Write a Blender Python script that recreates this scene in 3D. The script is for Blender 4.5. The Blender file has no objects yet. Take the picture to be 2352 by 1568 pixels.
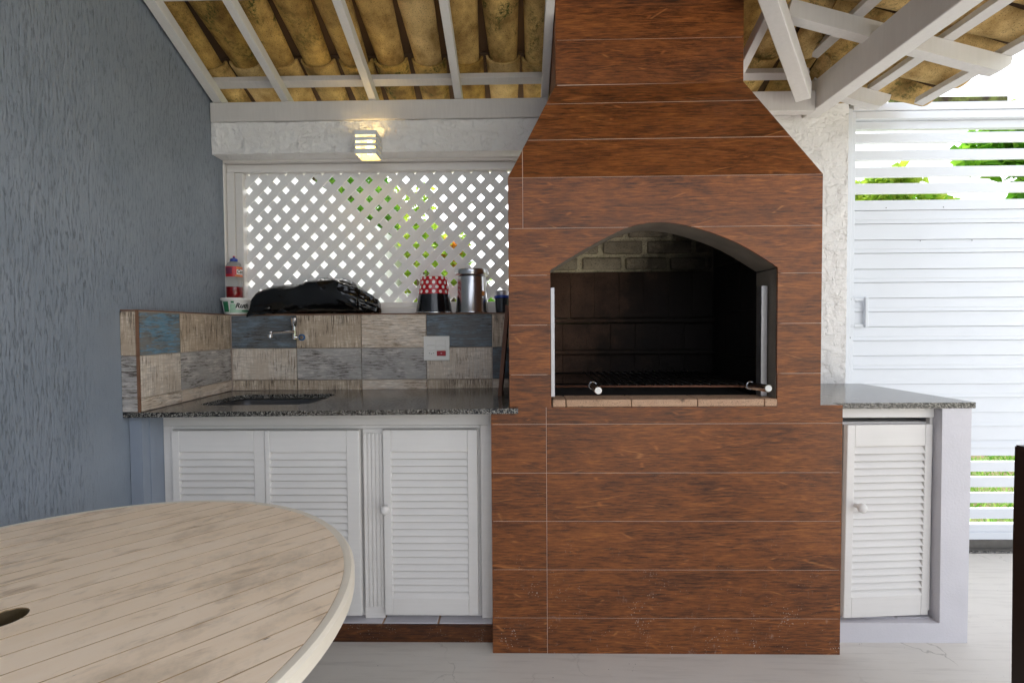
import bpy, bmesh, math, random
import numpy as np
from mathutils import Vector, Matrix, noise as mnoise
R = math.radians
random.seed(7); rng = np.random.default_rng(7)
sc = bpy.context.scene
COL = sc.collection

# ------------------------------------------------------------------ camera
EYE = 1.235
cd = bpy.data.cameras.new('camera'); cam = bpy.data.objects.new('camera', cd); COL.objects.link(cam)
cd.sensor_width = 36; cd.lens = 36 * 1108 / 2352; cd.clip_start = 0.02; cd.clip_end = 2000
yaw, pitch, roll = R(1.0), R(-1.6), R(0.4)
fwd = Vector((-math.sin(yaw) * math.cos(pitch), math.cos(yaw) * math.cos(pitch), math.sin(pitch)))
rgt = Vector((math.cos(yaw), math.sin(yaw), 0)); up = rgt.cross(fwd)
r2 = rgt * math.cos(roll) - up * math.sin(roll); u2 = up * math.cos(roll) + rgt * math.sin(roll)
mw = Matrix((r2, u2, -fwd)).transposed().to_4x4(); mw.translation = (0, 0, EYE); cam.matrix_world = mw
sc.camera = cam

# ------------------------------------------------------------------ sky, sun, exposure
SUN_EL, SUN_AZ = R(62), R(335)          # azimuth: direction the light comes from, clockwise from +Y
w = bpy.data.worlds.new('World'); sc.world = w; w.use_nodes = True
wn = w.node_tree; bg = wn.nodes['Background']
sky = wn.nodes.new('ShaderNodeTexSky'); sky.sky_type = 'NISHITA'; sky.sun_disc = False
sky.sun_elevation = SUN_EL; sky.sun_rotation = SUN_AZ; sky.air_density = 1.0; sky.dust_density = 2.5; sky.ozone_density = 1.0
hs = wn.nodes.new('ShaderNodeHueSaturation'); hs.inputs['Saturation'].default_value = 0.25
wn.links.new(sky.outputs[0], hs.inputs['Color']); wn.links.new(hs.outputs[0], bg.inputs['Color'])
bg.inputs['Strength'].default_value = 0.15
sl = bpy.data.lights.new('sun', 'SUN'); sl.energy = 1.5; sl.angle = R(20); sl.color = (1, .96, .9)
so = bpy.data.objects.new('sun', sl); COL.objects.link(so)
sd = Vector((math.sin(SUN_AZ) * math.cos(SUN_EL), math.cos(SUN_AZ) * math.cos(SUN_EL), math.sin(SUN_EL)))
so.rotation_euler = sd.to_track_quat('Z', 'Y').to_euler(); so.location = (-3, 6, 8)
sc.view_settings.view_transform = 'Standard'; sc.view_settings.look = 'None'
sc.view_settings.exposure = 2.0; sc.view_settings.gamma = 1; sc.view_settings.use_curve_mapping = False
sc.render.engine = 'CYCLES'; sc.cycles.max_bounces = 8; sc.cycles.diffuse_bounces = 5; sc.cycles.glossy_bounces = 5
sc.cycles.transmission_bounces = 8; sc.cycles.transparent_max_bounces = 8; sc.cycles.sample_clamp_indirect = 8
sc.cycles.use_denoising = True; sc.cycles.use_adaptive_sampling = True; sc.cycles.adaptive_threshold = .025

# ------------------------------------------------------------------ material helpers
def lin(c):
    if isinstance(c, str):
        c = [int(c[i:i + 2], 16) / 255 for i in (0, 2, 4)]
        c = [v / 12.92 if v <= .04045 else ((v + .055) / 1.055) ** 2.4 for v in c]
    return (*c[:3], 1)
class G:
    def __init__(s, name):
        s.m = bpy.data.materials.new(name); s.m.use_nodes = True; s.t = s.m.node_tree; s.t.nodes.clear()
        s.out = s.t.nodes.new('ShaderNodeOutputMaterial'); s.b = s.t.nodes.new('ShaderNodeBsdfPrincipled')
        s.t.links.new(s.b.outputs[0], s.out.inputs[0])
    def put(s, sock, v):
        if hasattr(v, 'is_output'): s.t.links.new(v, sock)
        elif isinstance(v, str): sock.default_value = lin(v)
        else: sock.default_value = v
    def node(s, ty, props=None, **ins):
        n = s.t.nodes.new('ShaderNode' + ty)
        for k, v in (props or {}).items(): setattr(n, k, v)
        for k, v in ins.items(): s.put(n.inputs[k.replace('_', ' ')], v)
        return n
    def co(s, rand=True, kind='Object'):
        c = s.node('TexCoord').outputs[kind]
        if rand:
            r = s.node('ObjectInfo').outputs['Random']
            v = s.node('Vector' + 'Math', {'operation': 'SCALE'}); s.put(v.inputs[0], (37.3, 53.1, 71.7)); s.put(v.inputs['Scale'], r)
            a = s.node('VectorMath', {'operation': 'ADD'}); s.put(a.inputs[0], c); s.put(a.inputs[1], v.outputs[0]); c = a.outputs[0]
        return c
    def rnd(s): return s.node('ObjectInfo').outputs['Random']
    def pos(s): return s.node('NewGeometry').outputs['Position']
    def map(s, v, scale=(1, 1, 1), loc=(0, 0, 0), rot=(0, 0, 0)):
        n = s.node('Mapping'); s.put(n.inputs[0], v); n.inputs['Scale'].default_value = scale
        n.inputs['Location'].default_value = loc; n.inputs['Rotation'].default_value = rot; return n.outputs[0]
    def noise(s, v, scale=5, detail=4, rough=.55, dist=0):
        return s.node('TexNoise', Vector=v, Scale=scale, Detail=detail, Roughness=rough, Distortion=dist).outputs['Fac']
    def vor(s, v, scale=5, feature='F1', out='Distance', rand=1.0):
        n = s.node('TexVoronoi', {'feature': feature}, Vector=v, Scale=scale); n.inputs['Randomness'].default_value = rand
        return n.outputs[out]
    def ramp(s, f, *stops, mode='LINEAR'):
        n = s.node('ValToRGB', Fac=f); e = n.color_ramp; e.interpolation = mode
        while len(e.elements) < len(stops): e.elements.new(.5)
        for el, (p, c) in zip(e.elements, stops):
            el.position = p; el.color = lin(c) if isinstance(c, (str, tuple)) else (c, c, c, 1)
        return n.outputs[0]
    def mix(s, f, a, b, bt='MIX'):
        n = s.node('Mix', {'data_type': 'RGBA', 'blend_type': bt})
        s.put(n.inputs[0], f); 
        for k, v in ((6, a), (7, b)):
            if isinstance(v, tuple) and len(v) == 3: v = (*v, 1)
            s.put(n.inputs[k], v)
        return n.outputs[2]
    def ma(s, op, a, b=0.5, clamp=False):
        n = s.node('Math', {'operation': op, 'use_clamp': clamp}); s.put(n.inputs[0], a); s.put(n.inputs[1], b); return n.outputs[0]
    def rng(s, v, a, b, lo=0.0, hi=1.0):
        n = s.node('MapRange', {'clamp': True}); s.put(n.inputs[0], v)
        for i_, q in enumerate((a, b, lo, hi)): n.inputs[i_ + 1].default_value = q
        return n.outputs[0]
    def sep(s, v):
        n = s.node('SeparateXYZ'); s.put(n.inputs[0], v); return n.outputs
    def bump(s, h, strength=.3, dist=.01):
        n = s.node('Bump', Height=h, Strength=strength, Distance=dist); s.put(s.b.inputs['Normal'], n.outputs[0])
    def set(s, **k):
        for a, v in k.items(): s.put(s.b.inputs[a.replace('_', ' ')], v)
        return s.m

def simple(name, c, rough=.5, metal=0, var=.08, scale=30, bump=0, bscale=200, spec=.5):
    g = G(name); v = g.co(); n = g.noise(v, scale, 4)
    c = lin(c); d = tuple(x * (1 - var * 2) for x in c[:3]); e = tuple(min(1, x * (1 + var)) for x in c[:3])
    g.set(Base_Color=g.mix(n, d, e), Roughness=rough, Metallic=metal, Specular_IOR_Level=spec)
    if bump: g.bump(g.noise(v, bscale, 5), bump, .002)
    return g.m
MT = {}
def wood_tile(name, dark=1.0, splash=True):
    g = G(name); v = g.co()
    wn_ = g.node('TexNoise', Vector=g.map(v, (1, 1, 1)), Scale=4.0, Detail=2.0); sv = g.node('VectorMath', {'operation': 'SCALE'}); g.put(sv.inputs[0], wn_.outputs['Color']); sv.inputs['Scale'].default_value = .05
    wa = g.node('VectorMath', {'operation': 'ADD'}); g.put(wa.inputs[0], v); g.put(wa.inputs[1], sv.outputs[0]); wv = wa.outputs[0]
    n1 = g.noise(g.map(wv, (2, 2, 7)), 1.6, 4, .6, .5); n2 = g.noise(g.map(v, (12, 12, 120)), 1.2, 5, .75, .2); n3 = g.noise(g.map(wv, (9, 9, 60), (2, 1, 5)), 1.5, 5, .72, .5)
    f = g.ma('ADD', g.ma('MULTIPLY', n1, .28), g.ma('ADD', g.ma('MULTIPLY', n2, .50), g.ma('MULTIPLY', n3, .28)))
    c = g.ramp(f, (.41, '3a1f0e'), (.49, '61361a'), (.56, '7d4721'), (.67, '9a5e2c'))
    for k_, (sx_, sz_, tilt, th_, thr, amt, col_) in enumerate(((1.1, 24, 1.5, .009, .45, .42, 'cf8c52'), (1.4, 38, -2, .013, .44, .48, 'c27a42'), (2.4, 66, 1, .026, .43, .45, 'b87038'))):
        ln = g.vor(g.map(v, (sx_, sx_, sz_), (k_ * 3.1, 2, k_ * 1.7), (0, R(tilt), 0)), 1.0, 'DISTANCE_TO_EDGE')
        ms = g.ramp(g.noise(g.map(v, (5, 5, 34), (k_ * 5.3, 4, 2)), 1.4, 3, .6), (thr, 0.0), (thr + .10, 1.0))
        c = g.mix(g.ma('MULTIPLY', g.ma('MULTIPLY', g.ramp(ln, (0.0, 1.0), (th_, 0.0)), ms), amt), c, lin(col_)[:3])
    c = g.mix(g.ramp(g.noise(g.map(v, (3, 3, 14), (3, 1, 7)), 2.0, 5, .65), (.60, 0.0), (.78, .6)), c, lin('3a251b')[:3])
    if splash:       # paint spatter low on the front
        z = g.sep(g.pos())[2]
        lowm = g.ramp(z, (0.02, 1.0), (.42, .12), (.9, 0.0))
        d = g.vor(g.map(v, (1, 1, 1.4)), 95); sz = g.noise(v, 9, 3)
        sp = g.ma('MULTIPLY', g.ma('LESS_THAN', d, g.ma('MULTIPLY', g.ma('SUBTRACT', sz, .46), 1.1)), lowm)
        sm = g.ma('MULTIPLY', g.ramp(g.noise(g.map(v, (2, 2, 1)), 14, 6, .75), (.6, 0.0), (.75, .5)), lowm)
        c = g.mix(g.ma('MAXIMUM', sp, sm), c, lin('b8aca4')[:3])
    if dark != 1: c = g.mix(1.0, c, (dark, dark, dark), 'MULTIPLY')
    g.set(Base_Color=c, Roughness=g.ramp(n2, (.3, .36), (.7, .52)), Specular_IOR_Level=.4)
    g.bump(g.ma('ADD', n2, g.ma('MULTIPLY', n3, .5)), .25, .0012)
    return g.m
MT['wood_tile'] = wood_tile('wood_look_tile')
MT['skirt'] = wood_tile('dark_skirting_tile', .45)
MT['grout'] = simple('grout', 'd6c4b8', .9, var=.1)
def weathered(name, base, wear, dirt, vertical, amt=.5):
    g = G(name); v = g.co()
    s1 = (12, 12, 130) if not vertical else (150, 150, 7)
    s2 = (5, 5, 34) if not vertical else (46, 46, 4)
    n1 = g.noise(g.map(v, s1), 1.3, 6, .75, .3); n2 = g.noise(g.map(v, s2), 1.3, 5, .7, .7); big = g.noise(v, 8, 4, .6)
    c = g.mix(g.ramp(g.noise(g.map(v, (16, 16, 120)), 1.2, 4, .7), (.36, 0.0), (.64, 1.0)), tuple(min(1, x * 1.08) for x in lin(base)[:3]), tuple(x * .62 for x in lin(base)[:3]))
    f = g.ma('ADD', g.ma('MULTIPLY', n1, .55), g.ma('ADD', g.ma('MULTIPLY', n2, .30), g.ma('MULTIPLY', big, .28)))
    c = g.mix(g.ramp(f, (.54 - amt * .06, 0.0), (.60 - amt * .06, .8)), c, lin(wear)[:3])
    zon = g.ramp(g.noise(g.map(v, (6, 6, 9), (4, 4, 1)), 1.5, 4, .6), (.46 - amt * .08, 0.0), (.62 - amt * .08, 1.0))
    cr = g.ramp(g.noise(g.map(v, (14, 14, 170) if not vertical else (170, 170, 10), (2, 9, 4)), 1.1, 6, .75), (.50, 0.0), (.57, 1.0))
    c = g.mix(g.ma('MULTIPLY', g.ma('MULTIPLY', cr, zon), .9), c, lin(dirt)[:3])
    g.set(Base_Color=c, Roughness=.5, Specular_IOR_Level=.35); g.bump(n1, .4, .0015)
    return g.m
MT['w_blue'] = weathered('weathered_blue_tile', '6c90a6', '7e7468', '3d3a36', False, .2)
MT['w_slate'] = weathered('weathered_slate_tile', '72808c', '5d5b59', '34312e', False, .45)
MT['w_cream'] = weathered('weathered_cream_tile', 'e2d3bf', 'a99580', '4f4236', True, .6)
MT['w_pale'] = weathered('weathered_pale_tile', 'e2d7cb', 'c2b2a1', '7a6b5c', True, .2)
MT['w_grey'] = weathered('weathered_grey_tile', 'cfc8c2', 'a09c99', '453a32', False, .6)
MT['w_beige'] = weathered('weathered_beige_tile', 'e6d9cb', 'cbb8a4', '877664', False, .2)
MT['trim'] = simple('brown_tile_edge', '7d5a44', .6, var=.15)
def granite():
    g = G('grey_granite'); v = g.co(False)
    a = g.noise(v, 230, 3, .6); b = g.vor(v, 330, out='Color'); bb = g.sep(b)[0]
    c = g.ramp(g.ma('ADD', g.ma('MULTIPLY', a, .5), g.ma('MULTIPLY', bb, .5)), (.33, '0b0b0a'), (.44, '262523'), (.55, '4d4a47'), (.70, '98948c'), mode='LINEAR')
    g.set(Base_Color=c, Roughness=.16, Specular_IOR_Level=.5); return g.m
MT['granite'] = granite()
def comb_plaster():
    g = G('combed_blue_grey_plaster'); v = g.co(False)
    warp = g.node('VectorMath', {'operation': 'ADD'}); g.put(warp.inputs[0], v)
    wn_ = g.node('TexNoise', Vector=v, Scale=6.0, Detail=2.0); sv = g.node('VectorMath', {'operation': 'SCALE'}); g.put(sv.inputs[0], wn_.outputs['Color']); sv.inputs['Scale'].default_value = .014
    g.put(warp.inputs[1], sv.outputs[0]); wv = warp.outputs[0]
    comb = g.noise(g.map(wv, (140, 140, 5)), 1.0, 4, .6); grit = g.noise(v, 150, 5, .65); big = g.noise(v, 2.2, 3)
    pits = g.ramp(g.noise(g.map(wv, (170, 170, 24), (4, 8, 2)), 1.0, 5, .72), (.53, 0.0), (.68, 1.0))
    area = g.ramp(big, (.35, .6), (.65, 1.0))
    sx_, sy_, sz_ = g.sep(v); low = g.ma('MAXIMUM', g.rng(sz_, 1.24, 1.34), g.rng(sy_, 1.66, 1.50)); area = g.ma('MULTIPLY', area, g.ma('ADD', g.ma('MULTIPLY', low, .85), .15))
    pits = g.ma('MULTIPLY', pits, area)
    c = g.mix(g.noise(v, 5, 4), lin('7a8490')[:3], lin('929aa5')[:3])
    c = g.mix(g.ma('MULTIPLY', pits, .6), c, lin('3f444c')[:3])
    h = g.ma('ADD', g.ma('MULTIPLY', g.ma('MULTIPLY', comb, area), 1.2), g.ma('SUBTRACT', g.ma('MULTIPLY', grit, .25), g.ma('MULTIPLY', pits, .9)))
    g.set(Base_Color=c, Roughness=.55, Specular_IOR_Level=.35); g.bump(h, .7, .006); return g.m
MT['plaster'] = comb_plaster()
MT['plain_plaster'] = simple('smooth_blue_grey_plaster', '8f98a6', .6, var=.1, scale=6, bump=.3, bscale=60)
def rough_white(name, c1, c2, bs=1.0):
    g = G(name); v = g.co(False)
    t = g.noise(v, 13, 4, .55, 1.0); grit = g.noise(v, 150, 4, .65)
    st = g.noise(g.map(v, (9, 9, 60)), 1.0, 5, .6, .7); stv = g.noise(g.map(v, (60, 60, 12), (3, 1, 2)), 1.0, 4, .6, .9)
    edge = g.ramp(g.noise(g.map(v, (8, 8, 14), (1, 6, 2)), 1.4, 3, .5, .4), (.495, 0.0), (.505, 1.0)); edge2 = g.ramp(g.noise(g.map(v, (15, 15, 9), (7, 6, 4)), 1.3, 3, .5, .5), (.54, 0.0), (.55, 1.0))
    h = g.ma('ADD', g.ma('MULTIPLY', t, .9), g.ma('ADD', g.ma('MULTIPLY', grit, .16), g.ma('ADD', g.ma('MULTIPLY', st, .35), g.ma('MULTIPLY', stv, .25))))
    h = g.ma('ADD', h, g.ma('ADD', g.ma('MULTIPLY', edge, .32), g.ma('MULTIPLY', edge2, .3)))
    g.set(Base_Color=g.mix(g.noise(v, 8, 4), lin(c1)[:3], lin(c2)[:3]), Roughness=.6, Specular_IOR_Level=.3); g.bump(h, bs, .012); return g.m
MT['rough_white'] = rough_white('trowelled_white_plaster', 'dedcda', 'ebe9e7', .8)
MT['garden_wall'] = simple('white_rendered_wall', 'e6e7ea', .8, var=.04, scale=3, bump=.3)
def painted(name, c, grain=(3, 60, 60), var=.07, dirt=.25, rough=.42):
    g = G(name); v = g.co(); n = g.noise(g.map(v, grain), 1.2, 5, .6); b = g.noise(v, 7, 4)
    cc = lin(c)[:3]; col = g.mix(g.ma('ADD', g.ma('MULTIPLY', n, .5), g.ma('MULTIPLY', b, .5)), tuple(x * (1 - var * 2) for x in cc), tuple(min(x * (1 + var), .9) for x in cc))
    sp = g.ma('LESS_THAN', g.vor(v, 42), g.ma('MULTIPLY', g.ma('SUBTRACT', g.noise(v, 13, 2), .58), .45))
    col = g.mix(g.ma('MULTIPLY', sp, dirt * 2, True), col, lin('5a4c40')[:3])
    g.set(Base_Color=col, Roughness=rough, Specular_IOR_Level=.4); g.bump(g.ma('ADD', n, g.ma('MULTIPLY', b, .4)), .22, .0015); return g.m
MT['white_wood'] = painted('white_painted_wood', 'e3dfdb')
MT['rafter'] = painted('whitewashed_rafter', 'd9d7d4', (60, 60, 4), .1, .3, .6)
MT['rafter_x'] = painted('whitewashed_beam', 'cfcbc8', (90, 8, 8), .12, .25, .6)
MT['lattice'] = painted('white_lattice_wood', 'e9e8e7', (20, 20, 20), .05, .2, .5)
MT['alu'] = simple('white_powder_coated_metal', 'd5d9df', .34, var=.02, scale=4)
MT['alu_dark'] = simple('gate_track_metal', '6d6a66', .5, .6, var=.2)
MT['cream_mas'] = simple('lilac_white_masonry_paint', 'cfccd1', .65, var=.05, scale=9, bump=.5, bscale=120)
def clay():
    g = G('clay_roof_tile'); v = g.co(); r = g.rnd()
    n = g.noise(v, 8, 5, .6); p = g.noise(v, 230, 3, .7); m1 = g.noise(g.map(v, (1, 1, 1), (3, 3, 3)), 7, 6, .7, .8)
    a = g.mix(r, lin('c6a04e')[:3], lin('dcc08a')[:3]); b = g.mix(r, lin('755729')[:3], lin('9c7f4c')[:3])
    c = g.mix(g.ramp(n, (.38, 0.0), (.65, 1.0)), a, b)
    c = g.mix(g.ramp(p, (.57, 0.0), (.66, .85)), c, lin('3b2a1b')[:3])
    amt = g.ma('MULTIPLY', g.ramp(g.ma('FRACT', g.ma('MULTIPLY', r, 7.31)), (.25, 0.0), (.7, 1.0)), g.ramp(m1, (.49, 0.0), (.60, 1.0)))
    moss = g.mix(g.noise(v, 40, 4), lin('1d1d13')[:3], lin('4c5a20')[:3])
    c = g.mix(g.ma('MULTIPLY', amt, g.ramp(g.noise(v, 70, 5, .75), (.42, 0.0), (.58, 1.0))), c, moss)
    g.set(Base_Color=c, Roughness=.8, Specular_IOR_Level=.25); g.bump(g.ma('ADD', g.ma('MULTIPLY', p, -.4), n), .45, .004); return g.m
MT['clay'] = clay()
MT['clay_out'] = simple('shade_dark_cover_tile', '4d3a29', .9, var=.25, scale=9, bump=.4)  # darker than the channel clay: shade of the tile gaps put into the colour
def sooty(name, c1, c2, clean):
    g = G(name); v = g.co(); x, y, z = g.sep(g.pos())
    n = g.noise(v, 22, 6, .7); c = g.mix(n, lin(c1)[:3], lin(c2)[:3])
    c = g.mix(g.ramp(g.noise(v, 160, 3), (.55, 0.0), (.68, .6)), c, lin('1c1815')[:3])
    # soot: cleaner high up on the left, black towards the right and the grate
    k = g.ma('ADD', g.ma('MULTIPLY', g.ma('SUBTRACT', z, 1.50), 3.2 * clean), g.ma('MULTIPLY', g.ma('SUBTRACT', .70, x), 2.6))
    k = g.ma('ADD', k, g.ma('MULTIPLY', g.ma('SUBTRACT', g.noise(g.map(g.pos(), (1, 1, 1)), 9, 5, .65), .5), 1.6))
    c = g.mix(g.ramp(g.rng(k, -.3, 1.1), (.0, .97), (.40, .86), (.66, .45), (1.0, 0.0)), c, lin('0d0b0b')[:3])
    g.set(Base_Color=c, Roughness=.85, Specular_IOR_Level=.2); g.bump(g.noise(v, 60, 6, .7), .7, .006); return g.m
MT['soot_brick'] = sooty('soot_stained_brick', '8f8779', 'bfae92', 1.0)
MT['soot_mortar'] = sooty('soot_stained_mortar', 'cabd9f', 'ded2b4', 1.0)
MT['soot_slab'] = sooty('soot_stained_firebrick', '4a372c', '5c4436', .35)
MT['soot_black'] = simple('soot_black', '141110', .9, var=.3, scale=14, bump=.5, bscale=50)
MT['arch'] = simple('smoked_render', '80766a', .85, var=.25, scale=9, bump=.5, bscale=80)
def firebrick():
    g = G('beige_firebrick'); v = g.co(); p = g.noise(v, 260, 4, .7)
    c = g.mix(g.noise(v, 30, 5), lin('b08a6f')[:3], lin('c9a78a')[:3]); c = g.mix(g.ramp(p, (.56, 0.0), (.64, .85)), c, lin('4b382c')[:3])
    c = g.mix(g.ramp(g.noise(v, 24, 4), (.62, 0.0), (.72, .7)), c, lin('2a211c')[:3])
    g.set(Base_Color=c, Roughness=.85); g.bump(p, .5, .002); return g.m
MT['firebrick'] = firebrick()
MT['steel'] = simple('brushed_steel', 'c9c9cb', .22, 1, var=.03)
MT['steel_dull'] = simple('dull_steel_rail', 'b5b3b6', .38, .9, var=.08, scale=60)
MT['basin'] = simple('dark_basin_steel', '4a4a4c', .35, .6, var=.1)
MT['rust'] = simple('heat_tinted_rod', '6b4636', .55, .6, var=.3)
MT['iron'] = simple('blackened_iron', '2b2927', .5, .7, var=.2)
MT['chrome'] = simple('chrome', 'dcdcde', .08, 1, var=.01)
MT['bag'] = simple('black_bin_liner', '060607', .13, var=.1, scale=20, spec=.6)
MT['plastic_white'] = simple('white_plastic', 'e2e0dc', .35, var=.02)
MT['plastic_red'] = simple('red_plastic', 'a01722', .35, var=.05)
MT['black_ink'] = simple('black_print', '10110f', .5, var=.0)
MT['ink_green'] = simple('green_print', '2e7d55', .45, var=.15, scale=60)
MT['ink_pale'] = simple('pale_green_print', 'a9cdb4', .45, var=.15, scale=60)
MT['label_red'] = simple('red_label', 'c41f2a', .35, var=.15, scale=40)
MT['label_dark'] = simple('dark_label_print', '6d2b4a', .4, var=.1)
MT['label_yellow'] = simple('yellow_label_print', 'd98a3a', .4, var=.1)
MT['blue_cap'] = simple('blue_plastic', '1f3f9c', .3, var=.05)
MT['hose_blue'] = simple('blue_collar', '1d5f95', .35, var=.1)
def clearp(name, c, ior=1.45, rough=.06):
    g = G(name); g.set(Base_Color=lin(c), Roughness=rough, IOR=ior, Transmission_Weight=1.0); return g.m
MT['clear'] = clearp('clear_plastic', 'f4f6f7', 1.2)
MT['liquid'] = simple('red_detergent', '8c0d16', .08, var=.05)
MT['dark_cont'] = simple('dark_tinted_plastic', '2b2f33', .2, var=.2)
def dots():
    g = G('red_enamel_with_white_dots'); uv = g.node('TexCoord').outputs['UV']
    u, v_, _ = g.sep(uv); row = g.ma('FLOOR', v_)
    u2_ = g.ma('ADD', u, g.ma('MULTIPLY', g.ma('MODULO', row, 2.0), .5))
    fx = g.ma('SUBTRACT', g.ma('FRACT', u2_), .5); fy = g.ma('SUBTRACT', g.ma('FRACT', v_), .5)
    d = g.ma('SQRT', g.ma('ADD', g.ma('POWER', g.ma('MULTIPLY', fx, 1.49), 2.0), g.ma('POWER', fy, 2.0)))
    isred = g.ma('GREATER_THAN', v_, 0.0)
    c = g.mix(g.ma('LESS_THAN', d, .36), lin('b5141f')[:3], lin('ece6e4')[:3]); c = g.mix(isred, lin('0c0d12')[:3], c)
    g.set(Base_Color=c, Roughness=.14, Specular_IOR_Level=.6); return g.m
MT['dots'] = dots()
def table_wood():
    g = G('pale_scrubbed_pine'); v = g.co()
    st = g.map(v, (3, 30, 30)); n = g.noise(st, 1.5, 5, .6, .5); b = g.noise(v, 7, 4)
    c = g.mix(n, lin('ead0b2')[:3], lin('f8e6d0')[:3]); c = g.mix(g.ramp(b, (.45, 0.0), (.7, .4)), c, lin('e8cfb0')[:3])
    kn = g.noise(g.map(v, (9, 26, 26), (3, 5, 2)), 1.0, 5, .6, .6)
    c = g.mix(g.ramp(kn, (.57, 0.0), (.76, .7)), c, lin('8a6b4c')[:3])
    gm = g.noise(g.map(g.pos(), (7, 7, 7), (1, 3, 2), (0, 0, R(-45))), 1.0, 6, .7)
    c = g.mix(g.ramp(gm, (.50, 0.0), (.74, .6)), c, lin('94826e')[:3])
    dk = g.noise(g.map(v, (22, 60, 60), (7, 1, 9)), 1.0, 2); c = g.mix(g.ramp(dk, (.745, 0.0), (.79, .85)), c, lin('3d2c22')[:3])
    g.set(Base_Color=c, Roughness=.5, Specular_IOR_Level=.35); g.bump(n, .15, .001); return g.m
MT['table'] = table_wood()
MT['groove'] = simple('dirt_in_table_joints', 'b79a74', .8, var=.2)
MT['table_rim'] = painted('bleached_table_rim', 'e6dccb', (8, 8, 60), .08, .1, .5)
MT['sleeve'] = simple('damp_dark_hole_lining', '54452c', .5, var=.25)
MT['chair'] = simple('dark_stained_wood', '24160f', .35, var=.2, scale=20)
MT['board'] = simple('brown_wooden_board', '6a3d22', .5, var=.2, scale=12)
def floor_m():
    g = G('painted_concrete_floor'); v = g.co(False)
    n = g.noise(v, 2.5, 6, .6); f = g.noise(v, 120, 4); tr = g.noise(g.map(v, (2, 26, 1), (0, 0, 0), (0, 0, R(35))), 1.5, 5, .65)
    c = g.mix(n, lin('cbc4bb')[:3], lin('dad5cd')[:3]); c = g.mix(g.ramp(tr, (.5, 0.0), (.75, .35)), c, lin('9d958d')[:3])
    wv = g.node('VectorMath', {'operation': 'ADD'}); g.put(wv.inputs[0], v)
    nn = g.node('TexNoise', Vector=v, Scale=5.0, Detail=5.0); s2 = g.node('VectorMath', {'operation': 'SCALE'}); g.put(s2.inputs[0], nn.outputs['Color']); s2.inputs['Scale'].default_value = .35
    g.put(wv.inputs[1], s2.outputs[0])
    cr = g.ramp(g.vor(wv.outputs[0], 1.7, 'DISTANCE_TO_EDGE'), (0, 1.0), (.006, 0.0))
    cr = g.ma('MULTIPLY', cr, g.ramp(g.noise(v, 3, 2), (.48, 0.0), (.62, .6)))
    c = g.mix(cr, c, lin('7d766d')[:3])
    sp = g.ma('LESS_THAN', g.vor(v, 38), g.ma('MULTIPLY', g.ma('SUBTRACT', g.noise(v, 5, 3), .44), .42))
    c = g.mix(g.ma('MULTIPLY', sp, .8), c, lin('40372f')[:3])
    g.set(Base_Color=c, Roughness=.45, Specular_IOR_Level=.4); g.bump(g.ma('ADD', g.ma('MULTIPLY', f, .4), g.ma('SUBTRACT', tr, cr)), .25, .002); return g.m
MT['floor'] = floor_m()
MT['bounce_slab'] = simple('pale_bounce_concrete', 'c9c3b6', .85, var=.1, scale=5, bump=.3, bscale=60)
def ground_m():
    g = G('lawn_soil'); v = g.co(False); n = g.noise(v, 2.5, 5, .65); f = g.noise(v, 60, 4, .7)
    c = g.mix(g.ramp(n, (.42, 0.0), (.58, 1.0)), lin('7a6a4c')[:3], lin('5c7d2a')[:3]); c = g.mix(g.ramp(f, (.4, .5), (.6, 0.0)), c, lin('3a3a20')[:3])
    g.set(Base_Color=c, Roughness=.95); g.bump(f, .6, .03); return g.m
MT['ground'] = ground_m()
def leaf_m(name, a, b, tr=.3):
    g = G(name); n = g.noise(g.co(False), 3.0, 3); r = g.node('NewGeometry').outputs['Random Per Island']
    g.set(Base_Color=g.mix(r, lin(a)[:3], lin(b)[:3]), Roughness=.5, Specular_IOR_Level=.3)
    t = g.node('BsdfTranslucent'); g.put(t.inputs[0], g.mix(r, lin(a)[:3], lin(b)[:3]))
    mx = g.node('MixShader'); mx.inputs[0].default_value = tr; g.t.links.new(g.b.outputs[0], mx.inputs[1]); g.t.links.new(t.outputs[0], mx.inputs[2])
    g.t.links.new(mx.outputs[0], g.out.inputs[0]); return g.m
MT['leaf'] = leaf_m('bright_leaf', '4a8a20', '86b838', .5)
MT['leaf_dark'] = leaf_m('deep_leaf', '3a7220', '6c9c34', .5)
MT['leaf_yellow'] = leaf_m('yellow_green_leaf', '7ba832', 'b4c648', .5)
MT['flower'] = leaf_m('orange_flower', 'd8842c', 'e0b04a', .5)
MT['grass'] = leaf_m('grass_blade', '4c8a22', '8fae4a')
MT['bark'] = simple('bark', '6a5a48', .9, var=.25, bump=.6, bscale=40)
MT['mossy'] = None
def mossy():
    g = G('mossy_old_plank'); v = g.co(); c = g.mix(g.ramp(g.noise(v, 14, 5), (.42, 0.0), (.6, 1.0)), lin('3a2f22')[:3], lin('6a7436')[:3])
    g.set(Base_Color=c, Roughness=.9); g.bump(g.noise(v, 60, 5), .5, .004); return g.m
MT['mossy'] = mossy()
def glow():
    g = G('lit_bulb'); g.set(Base_Color=lin('ffe08a'), Emission_Color=lin('ffd970'), Emission_Strength=4.0); return g.m
MT['bulb'] = glow()
MT['lamp_white'] = simple('white_lamp_metal', 'd9dde0', .4, var=.02)
MT['lamp_inner'] = simple('lamp_reflector', 'f2e8c8', .5, var=.05)

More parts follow.
